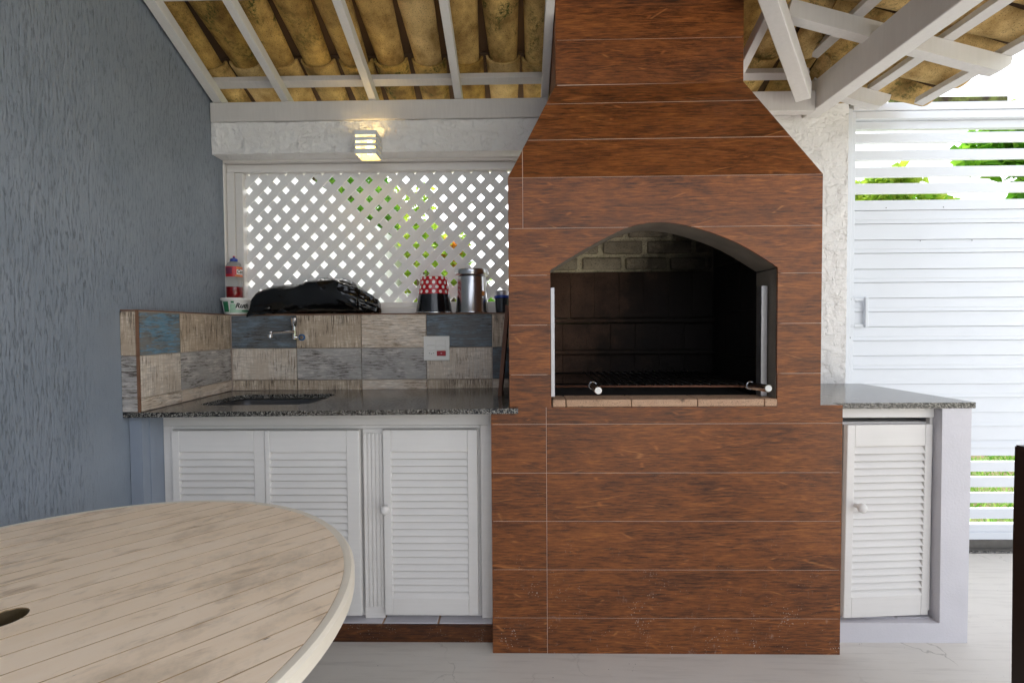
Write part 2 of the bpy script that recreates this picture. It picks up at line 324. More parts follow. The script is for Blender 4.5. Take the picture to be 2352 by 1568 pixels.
# ------------------------------------------------------------------ geometry helpers
class MB:
    def __init__(s): s.bm = bmesh.new()
    def face(s, pts):
        return s.bm.faces.new([s.bm.verts.new(p) for p in pts])
    def box(s, x0, x1, y0, y1, z0, z1, bev=0, seg=1):
        r = bmesh.ops.create_cube(s.bm, size=1); vs = r['verts']
        for v in vs: v.co = Vector(((x0 + x1) / 2 + v.co.x * (x1 - x0), (y0 + y1) / 2 + v.co.y * (y1 - y0), (z0 + z1) / 2 + v.co.z * (z1 - z0)))
        if bev:
            es = list({e for v in vs for e in v.link_edges})
            bmesh.ops.bevel(s.bm, geom=es, offset=bev, segments=seg, affect='EDGES', profile=.5)
        return s
    def bar(s, a, b, wd, ht, upv=(0, 0, 1), bev=0, wd2=None, ht2=None):
        """rectangular bar from a to b; wd sideways, ht along upv"""
        a, b = Vector(a), Vector(b); d = (b - a).normalized(); sd_ = d.cross(Vector(upv)).normalized(); u = sd_.cross(d)
        P = []
        for p, w_, h_ in ((a, wd, ht), (b, wd2 or wd, ht2 or ht)):
            P.append([s.bm.verts.new(p + sd_ * i * w_ / 2 + u * j * h_ / 2) for i, j in ((-1, -1), (1, -1), (1, 1), (-1, 1))])
        fs = [s.bm.faces.new(P[0][::-1]), s.bm.faces.new(P[1])]
        for i in range(4): fs.append(s.bm.faces.new((P[0][i], P[0][(i + 1) % 4], P[1][(i + 1) % 4], P[1][i])))
        if bev:
            es = list({e for f in fs for e in f.edges}); bmesh.ops.bevel(s.bm, geom=es, offset=bev, segments=1, affect='EDGES')
        return s
    def prism(s, poly, y0, y1, axis='y'):
        """poly in (x,z) extruded along y (or poly (x,y) along z, or (y,z) along x)"""
        def P(a, b, t): return {'y': (a, t, b), 'z': (a, b, t), 'x': (t, a, b)}[axis]
        A = [s.bm.verts.new(P(a, b, y0)) for a, b in poly]; B = [s.bm.verts.new(P(a, b, y1)) for a, b in poly]
        fs = [s.bm.faces.new(A), s.bm.faces.new(B[::-1])]
        n = len(poly)
        for i in range(n): fs.append(s.bm.faces.new((A[(i + 1) % n], A[i], B[i], B[(i + 1) % n])))
        return s
    def quadslab(s, q, th):
        """q: four 3-D corners of the outer face; thickness th goes along -normal"""
        q = [Vector(p) for p in q]; n = (q[1] - q[0]).cross(q[3] - q[0]).normalized()
        A = [s.bm.verts.new(p) for p in q]; B = [s.bm.verts.new(p - n * th) for p in q]
        s.bm.faces.new(A); s.bm.faces.new(B[::-1])
        for i in range(len(q)): s.bm.faces.new((A[(i + 1) % len(q)], A[i], B[i], B[(i + 1) % len(q)]))
        return s
    def tube(s, pts, rad, n=12, cap=True):
        pts = [Vector(p) for p in pts]; rad = rad if isinstance(rad, (list, tuple)) else [rad] * len(pts)
        rings = []
        for i, p in enumerate(pts):
            d = (pts[min(i + 1, len(pts) - 1)] - pts[max(i - 1, 0)]).normalized()
            a = d.cross(Vector((0, 0, 1)) if abs(d.z) < .9 else Vector((1, 0, 0))).normalized(); b = d.cross(a)
            rings.append([s.bm.verts.new(p + (a * math.cos(t) + b * math.sin(t)) * rad[i]) for t in [2 * math.pi * k / n for k in range(n)]])
        for A, B in zip(rings, rings[1:]):
            for k in range(n): s.bm.faces.new((A[k], A[(k + 1) % n], B[(k + 1) % n], B[k]))
        if cap: s.bm.faces.new(rings[0][::-1]); s.bm.faces.new(rings[-1])
        return s
    def lathe(s, prof, c, n=48, ex=1.0, ey=1.0, a0=0, uvf=None):
        """prof: list of (radius, z)"""
        rings = []; uvl = s.bm.loops.layers.uv.verify() if uvf else None
        for r_, z in prof:
            if r_ < 1e-6: rings.append([s.bm.verts.new((c[0], c[1], z))])
            else: rings.append([s.bm.verts.new((c[0] + r_ * ex * math.cos(a0 + 2 * math.pi * k / n), c[1] + r_ * ey * math.sin(a0 + 2 * math.pi * k / n), z)) for k in range(n)])
        for j, (A, B) in enumerate(zip(rings, rings[1:])):
            if len(A) == 1 and len(B) == 1: continue
            for k in range(n):
                if len(A) == 1: vs = (A[0], B[(k + 1) % n], B[k]); idx = ((k + .5, j), (k + 1, j + 1), (k, j + 1))
                elif len(B) == 1: vs = (A[k], A[(k + 1) % n], B[0]); idx = ((k, j), (k + 1, j), (k + .5, j + 1))
                else: vs = (A[k], A[(k + 1) % n], B[(k + 1) % n], B[k]); idx = ((k, j), (k + 1, j), (k + 1, j + 1), (k, j + 1))
                f = s.bm.faces.new(vs)
                if uvf:
                    for lp, (kk, jj) in zip(f.loops, idx): lp[uvl].uv = uvf(kk / n, prof[jj][1])
        return s
    def shear_z(s, k, x0):
        for v in s.bm.verts: v.co.z += k * (v.co.x - x0)
        return s

def rough_front(x0, x1, yf, yb, z0, z1, step=.006, amp=.0050, seed=0.0):
    """block whose front face is hand-trowelled: overlapping strokes with stepped edges"""
    m = MB(); nx, nz = int((x1 - x0) / step), int((z1 - z0) / step); g = []
    for j in range(nz + 1):
        r_ = []
        for i in range(nx + 1):
            x, z = x0 + (x1 - x0) * i / nx, z0 + (z1 - z0) * j / nz
            q = Vector((x, z, seed)); wv_ = mnoise.noise_vector(q * 6) * .05
            a = mnoise.noise(Vector((x * 7 + wv_.x * 8, z * 13, seed + 3))); b = mnoise.noise(Vector((x * 16, z * 34 + wv_.y * 20, seed + 9))); c = mnoise.noise(Vector((x * 30 + z * 9, z * 11, seed + 5)))
            st = (1 if a > .05 else 0) * .55 + (1 if b > .18 else 0) * .35 + (1 if c > .3 else 0) * .35
            d = amp * (st + .8 * mnoise.noise(q * 9) + .35 * mnoise.noise(q * 40) - .5)
            ex = .0025 * mnoise.noise(q * 25) if i in (0, nx) else 0; ez = .0030 * mnoise.noise(q * 18) if j in (0, nz) else 0
            r_.append(m.bm.verts.new((x + ex, yf - d * (1 if 0 < i < nx and 0 < j < nz else .3), z + ez)))
        g.append(r_)
    for j in range(nz):
        for i in range(nx): m.bm.faces.new((g[j][i], g[j][i + 1], g[j + 1][i + 1], g[j + 1][i]))
    rim = g[0] + [r_[-1] for r_ in g[1:]] + g[-1][-2::-1] + [r_[0] for r_ in g[-2:0:-1]]
    back = [m.bm.verts.new((v.co.x, yb, v.co.z)) for v in rim]
    for k in range(len(rim)): m.bm.faces.new((rim[k], back[k], back[(k + 1) % len(rim)], rim[(k + 1) % len(rim)]))
    m.bm.faces.new(back); return m
def wloc(p):
    v = Vector((0, 0, 0))
    while p is not None: v = v + p.location; p = p.parent
    return v
def build(mb, name, mat, parent=None, loc=None, smooth=False, recalc=True):
    """one mesh object; geometry is given in world metres, the origin sits at loc or at the parent's origin"""
    bm = mb.bm if isinstance(mb, MB) else mb
    if recalc: bmesh.ops.recalc_face_normals(bm, faces=bm.faces)
    base = wloc(parent); off = Vector(loc) if loc is not None else base
    if not parent and loc is None:
        xs = [v.co for v in bm.verts]; off = Vector((sum(v.x for v in xs) / len(xs), sum(v.y for v in xs) / len(xs), min(v.z for v in xs)))
    bmesh.ops.translate(bm, verts=bm.verts, vec=-off)
    me = bpy.data.meshes.new(name); bm.to_mesh(me); bm.free()
    me.materials.append(MT[mat] if isinstance(mat, str) else mat)
    if smooth:
        for p in me.polygons: p.use_smooth = True
        if smooth is not True:
            me.set_sharp_from_angle(angle=R(smooth))
    o = bpy.data.objects.new(name, me); COL.objects.link(o); o.parent = parent; o.location = off - base
    return o
def from_np(name, verts, faces, mat, parent=None, smooth=False):
    me = bpy.data.meshes.new(name); base = wloc(parent)
    me.from_pydata([tuple(v) for v in (np.asarray(verts) - np.array(base))], [], [tuple(f) for f in faces]); me.update()
    me.materials.append(MT[mat])
    if smooth:
        for p in me.polygons: p.use_smooth = True
    o = bpy.data.objects.new(name, me); COL.objects.link(o); o.parent = parent; return o
def tag(o, label, cat, group=None):
    o['label'] = label; o['category'] = cat
    if group: o['group'] = group
    return o
def thing(name, loc, label, cat, group=None):
    o = bpy.data.objects.new(name, None); COL.objects.link(o); o.location = loc; o.empty_display_size = .05
    return tag(o, label, cat, group)
def struct(o): o['kind'] = 'structure'; return o
def inst(src, name, parent, loc, rot=(0, 0, 0)):
    """another piece sharing src's mesh, at a location relative to the parent"""
    o = bpy.data.objects.new(name, src.data); COL.objects.link(o); o.parent = parent; o.location = loc; o.rotation_euler = rot; return o
def S(X, Z, k): return X * k, EYE + (Z - EYE) * k

def wallx(y): return -1.49 - (y - 1.77) * .066      # inner face of the left wall

# ------------------------------------------------------------------ setting: ground, floor
m = MB(); m.box(-300, 300, -300, 300, -.5, -.06); struct(build(m, 'ground', 'ground', loc=(0, 0, -.06)))
m = MB(); m.box(-2.6, 7.5, -9.5, 2.62, -.30, 0); struct(build(m, 'floor', 'floor', loc=(0, 0, 0)))
m = MB(); m.box(1.55, 4.2, 2.624, 2.80, -.25, .006, .003)
struct(build(m, 'threshold', 'granite', loc=(2.4, 2.7, 0)))

m = MB(); m.box(-1.638, 1.60, 2.624, 5.2, -.25, -.004); struct(build(m, 'bounce_slab', 'bounce_slab', loc=(0, 3.5, -.06)))  # unseen pale slab added to bounce daylight up under the eave
# ------------------------------------------------------------------ left wall
m = MB(); y0, y1 = -3.1, 2.60
m.prism([(wallx(y0), y0), (wallx(y1), y1), (wallx(y1) - .16, y1), (wallx(y0) - .16, y0)], 0, 3.35, 'z')
tag(build(m, 'side_wall', 'plaster', loc=(0, 0, 0)), 'tall blue-grey wall of rough combed plaster beside the sink counter', 'wall')
m = MB(); m.box(-1.6, .15, -2.75, -2.60, 0, 3.0)  # unseen wall, added to keep light off the left side
tag(build(m, 'shading_wall', 'plain_plaster', loc=(-.7, -2.68, 0)), 'plain blue-grey house wall on the open side of the patio', 'wall')
# white garden wall running on behind
m = MB(); m.box(-1.80, -1.64, 2.72, 13.5, -.3, 2.42)
tag(build(m, 'garden_wall', 'garden_wall', loc=(-1.7, 8, -.06)), 'long white rendered garden wall outside behind the lattice', 'wall')

# ------------------------------------------------------------------ barbecue
BBQ = thing('barbecue', (.54, 2.1, 0), 'tall barbecue clad in reddish-brown wood-look tiles with arched firebox and tapering chimney', 'barbecue')
ARCH = [(.1126, 1.4487), (.1763, 1.4878), (.2300, 1.5190), (.2821, 1.5473), (.3350, 1.5750), (.3874, 1.5987), (.4290, 1.6110), (.4714, 1.6188), (.5040, 1.6206), (.5344, 1.6197), (.5972, 1.6122), (.6500, 1.5990), (.7019, 1.5824), (.7550, 1.5625), (.8066, 1.5394), (.8540, 1.5130), (.9009, 1.4835), (.9491, 1.4517)]
g_ = .0008                  # half joint
TY0, TY1 = 1.800, 1.809
def tile(poly, y0=TY0, y1=TY1): 
    m = MB(); m.prism(poly, y0, y1); return build(m, 'tile', 'wood_tile', BBQ)
def rect(x0, x1, z0, z1): return [(x0 + g_, z0 + g_), (x1 - g_, z0 + g_), (x1 - g_, z1 - g_), (x0 + g_, z1 - g_)]
BX0, BX1, X0, X1 = -.113, 1.193, -.043, 1.111
rows = [0.0, .137, .322, .507, .690, .874]
for a, b in zip(rows, rows[1:]):
    tile(rect(BX0, .095, a, b)); tile(rect(.095, BX1, a, b))
tile([(BX0 + g_, .874 + g_), (.095 - g_, .874 + g_), (.095 - g_, .9375), (.1146, .9375), (.1126, 1.060 - g_), (X0 + g_, 1.060 - g_), (X0 + g_, .917), (BX0 + g_, .917)])
tile([(.095 + g_, .874 + g_), (BX1 - g_, .874 + g_), (BX1 - g_, .941), (X1 - g_, .941), (X1 - g_, 1.060 - g_), (.9515, 1.060 - g_), (.9515, .9375), (.095 + g_, .9375)])
for a, b in ((1.060, 1.245), (1.245, 1.430)):
    tile(rect(X0, .1126 + g_, a, b)); tile(rect(.9500 - g_, X1, a, b))
ZR = 1.603
def cross_arch(z):
    r = []
    for (xa, za), (xb, zb) in zip(ARCH, ARCH[1:]):
        if (za - z) * (zb - z) < 0: r.append(xa + (z - za) / (zb - za) * (xb - xa))
    return r
xa, xb = cross_arch(ZR - g_)
tile([(X0 + g_, 1.430 + g_), (.1126, 1.430 + g_)] + [p for p in ARCH if p[0] < xa] + [(xa, ZR - g_), (X0 + g_, ZR - g_)])
tile([(X1 - g_, 1.430 + g_), (X1 - g_, ZR - g_), (xb, ZR - g_)] + [p for p in ARCH if p[0] > xb] + [(.9500, 1.430 + g_)])
xa, xb = cross_arch(ZR + g_)
tile(rect(X0, .012, ZR, 1.789))
tile([(.012 + g_, ZR + g_), (xa, ZR + g_)] + [p for p in ARCH if xa < p[0] < xb] + [(xb, ZR + g_), (X1 - g_, ZR + g_), (X1 - g_, 1.789 - g_), (.012 + g_, 1.789 - g_)])
# sloping hood
HL0, HR0 = Vector((X0, 1.8, 1.789)), Vector((X1, 1.8, 1.789)); HL1, HR1 = Vector((.150, 2.0, 2.2214)), Vector((.911, 2.0, 2.225))
def hood(t0, t1, s0=0, s1=1):
    L = lambda t: HL0.lerp(HL1, t); Rr = lambda t: HR0.lerp(HR1, t)
    return [L(t0).lerp(Rr(t0), s0), L(t0).lerp(Rr(t0), s1), L(t1).lerp(Rr(t1), s1), L(t1).lerp(Rr(t1), s0)]
e = .0035
for t0, t1 in ((e, .385 - e), (.385 + e, .785 - e), (.785 + e, 1 - e)):
    m = MB()
    q = hood(t0, t1)
    if t0 < .1:      # vertical joint near the left edge
        s = (.012 - X0) / (X1 - X0); qa = hood(t0, t1); qb = [Vector((.0133, p.y, p.z)) for p in (qa[0], qa[3])]
        tl = HL0.lerp(HL1, t1)
        m.face([qa[0], Vector((.0107, qa[0].y, qa[0].z)), Vector((.0107, 1.8 + .2 * .27, 1.789 + .4324 * .27))]); 
        f = m.bm.faces[:] if False else None
        build_ = m; 
        bm = m.bm; bmesh.ops.recalc_face_normals(bm, faces=bm.faces); r = bmesh.ops.extrude_face_region(bm, geom=list(bm.faces)); bmesh.ops.translate(bm, verts=[v for v in r['geom'] if isinstance(v, bmesh.types.BMVert)], vec=(0, .008, -.004))
        build(m, 'tile', 'wood_tile', BBQ)
        m = MB(); q = [Vector((.0133, qa[0].y, qa[0].z)), qa[1], qa[2], qa[3], Vector((.0133, 1.8 + .2 * .29, 1.789 + .4324 * .29))]
    m.quadslab(q, .009); build(m, 'tile', 'wood_tile', BBQ)
# upper chimney
CX0, CX1, CY0, CY1 = .150, .911, 2.0, 2.44
zc = [2.2230, 2.403, 2.588, 2.772, 2.956, 3.14, 3.32]
for a, b in zip(zc, zc[1:]):
    tile(rect(CX0, CX1, a, b), CY0, CY0 + .009)
    for xs in ((CX0, CX0 + .009), (CX1 - .009, CX1)):
        m = MB(); m.box(xs[0], xs[1], CY0 + .0125, CY1, a + g_, b - g_); build(m, 'tile', 'wood_tile', BBQ)
# side cladding of body
for xs in ((X0, X0 + .009), (X1 - .009, X1)):
    for a, b in zip((.955, 1.06, 1.245, 1.43, 1.603), (1.06, 1.245, 1.43, 1.603, 1.789)):
        m = MB(); m.box(xs[0], xs[1], TY1 + .0035, 2.40, a + g_, b - g_); build(m, 'tile', 'wood_tile', BBQ)
# masonry core behind the tiles (grout coloured)
c_ = .0015
m = MB()
m.box(BX0 + .006, BX1 - .006, TY0 + .0012, 2.40, 0, .9365 - .022)
m.box(X0 + .006, .10, TY0 + .0012, 2.44, .9145, 1.4487); m.box(.9625, X1 - .006, TY0 + .0012, 2.44, .9145, 1.4487)
m.box(.10, .9625, TY0 + .0012, 2.44, .9145, .9375)
build(m, 'masonry_core', 'grout', BBQ)
m = MB()
poly = [(X0 + .006, 1.449), (.1126, 1.449)] + [(x, z + .001) for x, z in ARCH[1:-1]] + [(.9491, 1.4525), (X1 - .006, 1.4525), (X1 - .006, 1.788), (X0 + .006, 1.788)]
m.prism(poly, TY0 + .0012, TY1); build(m, 'arch_front', 'grout', BBQ)
m = MB(); poly = [(X0 + .01, 1.449), (.1126, 1.449)] + ARCH[1:-1] + [(.9491, 1.4525), (X1 - .01, 1.4525), (X1 - .01, 1.788), (X0 + .01, 1.788)]
m.prism(poly, TY1 + .001, 1.962); build(m, 'arch_soffit', 'arch', BBQ)
m = MB()     # hood and flue core
q0 = hood(0, 1); m.quadslab([p + Vector((0, .0013, -.0006)) for p in q0], .03)
for a, b in ((0, 3), (1, 2)):
    p, q = q0[a], q0[b]; sg = .004 if a == 0 else -.004
    m.face([p + Vector((sg, .01, 0)), q + Vector((sg, .01, 0)), Vector((q.x + sg, 2.44, q.z)), Vector((p.x + sg, 2.44, p.z))])
m.box(CX0 + .0065, CX1 - .0065, CY0 + .0012, CY1 - .003, 2.215, 3.34)
build(m, 'hood_core', 'grout', BBQ)
for sg, a, b in ((0, 0, 3), (1, 1, 2)):      # tiled sides of the hood
    p, q = q0[a], q0[b]; m = MB(); m.face([p, q, Vector((q.x, 2.44, q.z)), Vector((p.x, 2.44, p.z))]); build(m, 'hood_side', 'wood_tile', BBQ)
# firebox: sill bricks, back bricks, refractory slabs, side walls, floor, ceiling
sx = [.1183, .1689, .4121, .6572, .9039, .9522]
for a, b in zip(sx, sx[1:]):
    m = MB(); m.box(a + .0012, b - .0012, 1.7985, 1.915, .9385, .9657, .003, 2); build(m, 'sill_brick', 'firebrick', BBQ)
FX0, FX1, FY, FZ = .1120, .9530, 2.410, .955
BK = thing_part = None
m = MB(); m.box(FX0 - .02, FX1 + .02, FY + .019, FY + .06, .94, 1.80); build(m, 'mortar', 'soot_mortar', BBQ)
def fbrick(x0, x1, z0, z1, mat='soot_brick', d=.0, bev=.008):
    m = MB(); m.box(x0, x1, FY - d + random.uniform(-.002, .002), FY + .03, z0, z1, bev, 2)
    for v in m.bm.verts: v.co += Vector((random.uniform(-.0015, .0015), 0, random.uniform(-.0015, .0015)))
    build(m, 'brick', mat, BBQ, smooth=30)
for x0, x1 in ((.112, .190), (.200, .388), (.4164, .6067), (.6348, .8491), (.8771, .951)): fbrick(x0, x1, 1.600, 1.660)
for x0, x1 in ((.112, .2869), (.3124, .5031), (.5271, .7264), (.7475, .9195), (.940, .951)): fbrick(x0, x1, 1.522, 1.580)
for x0, x1 in ((.18, .3), (.325, .515), (.54, .735), (.76, .945)): fbrick(x0, x1, 1.682, 1.740)
for x0, x1 in zip((.112, .13, .2496, .37, .4903, .6118, .7344, .8568), (.1285, .2484, .3688, .4891, .6106, .7332, .8556, .951)): fbrick(x0, x1, 1.283, 1.508, 'soot_slab', .006, .002)
for x0, x1 in zip((.112, .2118, .3319, .4476, .5694, .6918, .8125), (.2106, .3307, .4464, .5682, .6906, .8113, .951)): fbrick(x0, x1, 1.125, 1.252, 'soot_slab', .006, .002)
for x0, x1 in zip((.112, .2118, .3319, .4476, .5694, .6918, .8125), (.2106, .3307, .4464, .5682, .6906, .8113, .951)): fbrick(x0, x1, .956, 1.100, 'soot_slab', .004, .002)
for z in (1.268, 1.113):
    m = MB(); m.box(FX0 + .002, FX1 - .002, FY - .030, FY + .004, z - .010, z + .010, .004); build(m, 'support_ledge', 'soot_slab', BBQ)
for sgn, xw in ((1, FX1), (-1, FX0)):
    for k, (ya, yb) in enumerate(((1.965, 2.110), (2.112, 2.255), (2.257, 2.400))):
        for za, zb in ((.957, 1.11), (1.113, 1.30), (1.303, 1.515)):
            m = MB(); m.box(min(xw, xw + sgn * .03), max(xw, xw + sgn * .03), ya, yb, za, zb, .002); build(m, 'brick', 'soot_slab', BBQ)
    for za, zb in ((1.522, 1.585), (1.60, 1.665), (1.68, 1.745)):
        for ya, yb in ((1.965, 2.16), (2.18, 2.40)):
            m = MB(); m.box(min(xw, xw + sgn * .03), max(xw, xw + sgn * .03), ya, yb, za, zb, .005); build(m, 'brick', 'soot_brick', BBQ)
    m = MB(); m.box(min(xw + sgn * .005, xw + sgn * .009), max(xw + sgn * .005, xw + sgn * .009), 1.963, 2.42, .95, 1.79); build(m, 'mortar', 'soot_black', BBQ)
    m = MB(); x2 = .1126 if sgn < 0 else .9500
    m.box(min(x2, x2 + sgn * .012), max(x2, x2 + sgn * .012), TY1 + .002, 1.962, .9395 if sgn < 0 else .968, 1.4485); build(m, 'jamb_lining', 'arch', BBQ)
m = MB(); m.box(FX0, FX1, 1.918, 2.408, .940, .953); build(m, 'firebox_floor', 'soot_black', BBQ)
m = MB(); m.box(FX0 - .01, FX1 + .01, 1.966, 2.43, 1.762, 1.786); build(m, 'smoke_shelf', 'soot_black', BBQ)
# steel side rails in the opening
m = MB(); m.box(.1150, .1282, 1.812, 1.816, .976, 1.384); m.box(.1150, .1180, 1.816, 1.850, .976, 1.384); build(m, 'steel_rail', 'steel_dull', BBQ)
m = MB(); m.box(.9195, .9425, 1.858, 1.862, .967, 1.389, .0008); m.box(.9395, .9425, 1.862, 1.895, .967, 1.389); m.box(.9195, .9225, 1.862, 1.895, .967, 1.389); build(m, 'steel_rail', 'steel_dull', BBQ)
# grill grate
GR = thing('grill_grate', (.54, 2.05, 1.012), 'rod grill grate with two steel handles inside the arched firebox', 'grill')
m = MB(); m.tube([(.128, 1.832, 1.012), (.915, 1.832, 1.009)], .0042, 8); build(m, 'front_rod', 'rust', GR, smooth=True)
m = MB(); m.tube([(.128, 2.36, 1.012), (.94, 2.36, 1.009)], .0042, 8); build(m, 'rear_rod', 'iron', GR, smooth=True)
rod = None
for k in range(17):
    x = .305 + k * .034
    if rod is None:
        m = MB(); m.tube([(x, 1.828, 1.018), (x, 2.365, 1.018)], .003, 8); rod = build(m, 'rod', 'iron', GR, smooth=True)
    else: inst(rod, 'rod', GR, (x - .305, 0, 0))
for (xa_, ya_, za_), (xb_, yb_, zb_) in (((.2609, 1.62, 1.0229), (.2625, 1.79, 1.0236)), ((.8273, 1.62, 1.0275), (.8299, 1.785, 1.0200))):
    a, b = Vector((xa_, ya_, za_)), Vector((xb_, yb_, zb_))
    m = MB(); d = (b - a).normalized()
    m.tube([a, a + d * .002, a + d * .003, b - d * .035, b - d * .034, b - d * .022, b - d * .021, b], [.0115, .0128, .0130, .0130, .0148, .0148, .0120, .0105], 20); h_ = build(m, 'handle', 'steel', GR, smooth=35)
    m = MB(); m.tube([b, b + Vector((0, .055, -.006))], .005, 8); build(m, 'handle_stem', 'iron', GR, smooth=True)
    m = MB(); m.tube([a - d * .0008, a + d * .0005], .0100, 16); build(m, 'end_cap', 'plastic_white', h_)

# ------------------------------------------------------------------ left wing: low wall with weathered tiles
LW = thing('splashback_wall', (-.8, 2.47, 0), 'low wall clad in patchwork of weathered wood-look tiles behind the sink', 'wall')
RX0, RX1 = -1.42, -1.455           # right face of the side return at its near and far end
m = MB(); m.box(-1.575, -.056, 2.411, 2.600, 0, 1.3085); m.box(-.0555, .13, 2.475, 2.600, 0, 1.3085)
m.prism([(-1.4275, 1.779), (-1.4625, 2.408), (wallx(2.408) + .002, 2.408), (wallx(1.779) + .002, 1.779)], .9295, 1.3085, 'z')
build(m, 'core', 'grout', LW)
m = MB(); m.box(-1.4545, -.050, 2.4005, 2.470, 1.3075, 1.3125); build(m, 'edge_trim', 'trim', LW)
m = MB(); m.prism([(RX0 - .001, 1.771), (RX1, 2.4003), (wallx(2.4) + .001, 2.4003), (wallx(1.771) + .001, 1.771)], 1.3085, 1.3130, 'z'); build(m, 'edge_trim', 'trim', LW)
m = MB(); m.box(RX0 - .010, RX0 - .0005, 1.7685, 1.7740, .9300, 1.3085); build(m, 'edge_trim', 'trim', LW)
m = MB(); m.box(-1.575, -.056, 2.4715, 2.600, 1.3087, 1.3125); build(m, 'ledge_top', 'trim', LW)
tx = [-1.453, -1.1238, -.7959, -.4695, -.1402, -.052]; tz = [.9300, .9815, 1.1410, 1.3065]
pat = [['w_cream', 'w_cream', 'w_beige', 'w_cream', 'w_beige'], ['w_pale', 'w_grey', 'w_grey', 'w_pale', 'w_slate'], ['w_slate', 'w_cream', 'w_beige', 'w_slate', 'w_cream']]
for j in range(3):
    for i in range(5):
        m = MB(); m.box(tx[i] + .0016, tx[i + 1] - .0016, 2.400, 2.4105, tz[j] + .0014, tz[j + 1] - .0014, .0012); build(m, 'tile', pat[j][i], LW)
ry = [1.776, 2.008, 2.398]; pat2 = [['w_beige', 'w_beige'], ['w_pale', 'w_grey'], ['w_blue', 'w_cream']]
def rx(y): return RX0 + (y - 1.77) / .63 * (RX1 - RX0)
for j in range(3):
    for i in range(2):
        a, b = ry[i] + .0016, ry[i + 1] - .0016; m = MB()
        m.prism([(rx(a), a), (rx(b), b), (rx(b) - .007, b), (rx(a) - .007, a)], tz[j] + .0014, tz[j + 1] - .0014, 'z'); build(m, 'tile', pat2[j][i], LW)
for j, mm in enumerate(('w_grey', 'w_grey', 'w_cream')):
    m = MB(); m.box(wallx(1.77) + .001, RX0 - .0115, 1.7695, 1.7785, tz[j] + .0014, tz[j + 1] - .0014, .001); build(m, 'tile', mm, LW)

# granite counter with sink
CT = thing('sink_counter', (-.75, 2.05, .92), 'dark speckled granite counter slab with undermounted sink below the patchwork tiles', 'counter')
bm = bmesh.new()
outer = [(wallx(1.77) + .002, 1.770), (-.0102, 1.770), (-.0102, 1.7975), (-.047, 1.7975), (-.047, 2.399), (wallx(2.399) + .002, 2.399)]
def rrect(x0, x1, y0, y1, r_, n=6):
    P = []
    for cx_, cy_, a in ((x1 - r_, y1 - r_, 0), (x0 + r_, y1 - r_, 90), (x0 + r_, y0 + r_, 180), (x1 - r_, y0 + r_, 270)):
        for k in range(n + 1): t = R(a + 90 * k / n); P.append((cx_ + r_ * math.cos(t), cy_ + r_ * math.sin(t)))
    return P
inner = rrect(-1.325, -.855, 1.925, 2.245, .06)
for z in (.9195, .9385):
    es = []
    for P in (outer, inner):
        vs = [bm.verts.new((x, y, z)) for x, y in P]; es += [bm.edges.new((vs[i], vs[(i + 1) % len(vs)])) for i in range(len(vs))]
    bmesh.ops.triangle_fill(bm, edges=es, use_beauty=True)
bm.verts.ensure_lookup_table()
no, ni = len(outer), len(inner); off = no + ni
for i in range(no): bm.faces.new((bm.verts[i], bm.verts[(i + 1) % no], bm.verts[off + (i + 1) % no], bm.verts[off + i]))
for i in range(ni): bm.faces.new((bm.verts[no + i], bm.verts[no + (i + 1) % ni], bm.verts[off + no + (i + 1) % ni], bm.verts[off + no + i]))
mb = MB(); mb.bm.free(); mb.bm = bm; mb.shear_z(.007, -.05); build(mb, 'slab', 'granite', CT)
m = MB(); rings = []
for dz, ins in ((.9155, -.004), (.90, .004), (.76, .02), (.752, .035)):
    rings.append([m.bm.verts.new((x, y, dz - .008)) for x, y in rrect(-1.325 + ins, -.855 - ins, 1.925 + ins, 2.245 - ins, .06)])
for A, B in zip(rings, rings[1:]):
    for i in range(len(A)): m.bm.faces.new((A[i], A[(i + 1) % len(A)], B[(i + 1) % len(B)], B[i]))
m.bm.faces.new(rings[-1]); build(m, 'basin', 'basin', CT, smooth=40)
m = MB(); m.lathe([(0, .747), (.03, .747), (.032, .7455), (.032, .744)], (-1.09, 2.08)); build(m, 'drain', 'chrome', CT, smooth=30)

# masonry cheek left of the cabinet
m = MB(); m.box(wallx(1.80) + .003, -1.442, 1.80, 2.395, 0, .905); m.box(-1.4415, -1.437, 1.835, 2.395, 0, .9045)
tag(build(m, 'counter_support', 'plain_plaster'), 'narrow blue-grey plastered support under the dark end of the counter', 'support')

# louvred base cabinet
KY = 1.902; K = 1.0273
CB = thing('base_cabinet', (-.76, 2.1, 0), 'white louvred base cabinet with three doors under the sink counter', 'cabinet')
def Sx(x): return x * K
def Sz(z): return EYE + (z - EYE) * K
fx0, fx1, ft, fo = -1.4365, -.1145, .9040, Sz(.8618)
m = MB()
m.box(fx0, fx1, KY, KY + .028, fo, ft, .0015); m.box(fx0, Sx(-1.3606), KY, KY + .028, .0715, fo - .0005, .0015); m.box(Sx(-.1577), fx1, KY, KY + .028, .0715, fo - .0005, .0015)
build(m, 'face_frame', 'white_wood', CB)
m = MB(); m.box(fx0 + .01, fx1 - .01, 2.36, 2.38, .09, .74); m.box(fx0 + .01, fx1 - .01, 1.95, 2.358, .0725, .090); build(m, 'carcass', 'white_wood', CB)
m = MB(); m.box(Sx(-1.3606) + .002, Sx(-.1577) - .002, KY + .001, KY + .02, fo - .012, fo - .001); build(m, 'inner_bead', 'white_wood', CB)
m = MB(); m.box(Sx(-1.3606) + .001, Sx(-.1577) - .001, KY + .018, KY + .026, .0725, fo - .0125); build(m, 'back_panel', 'white_wood', CB)
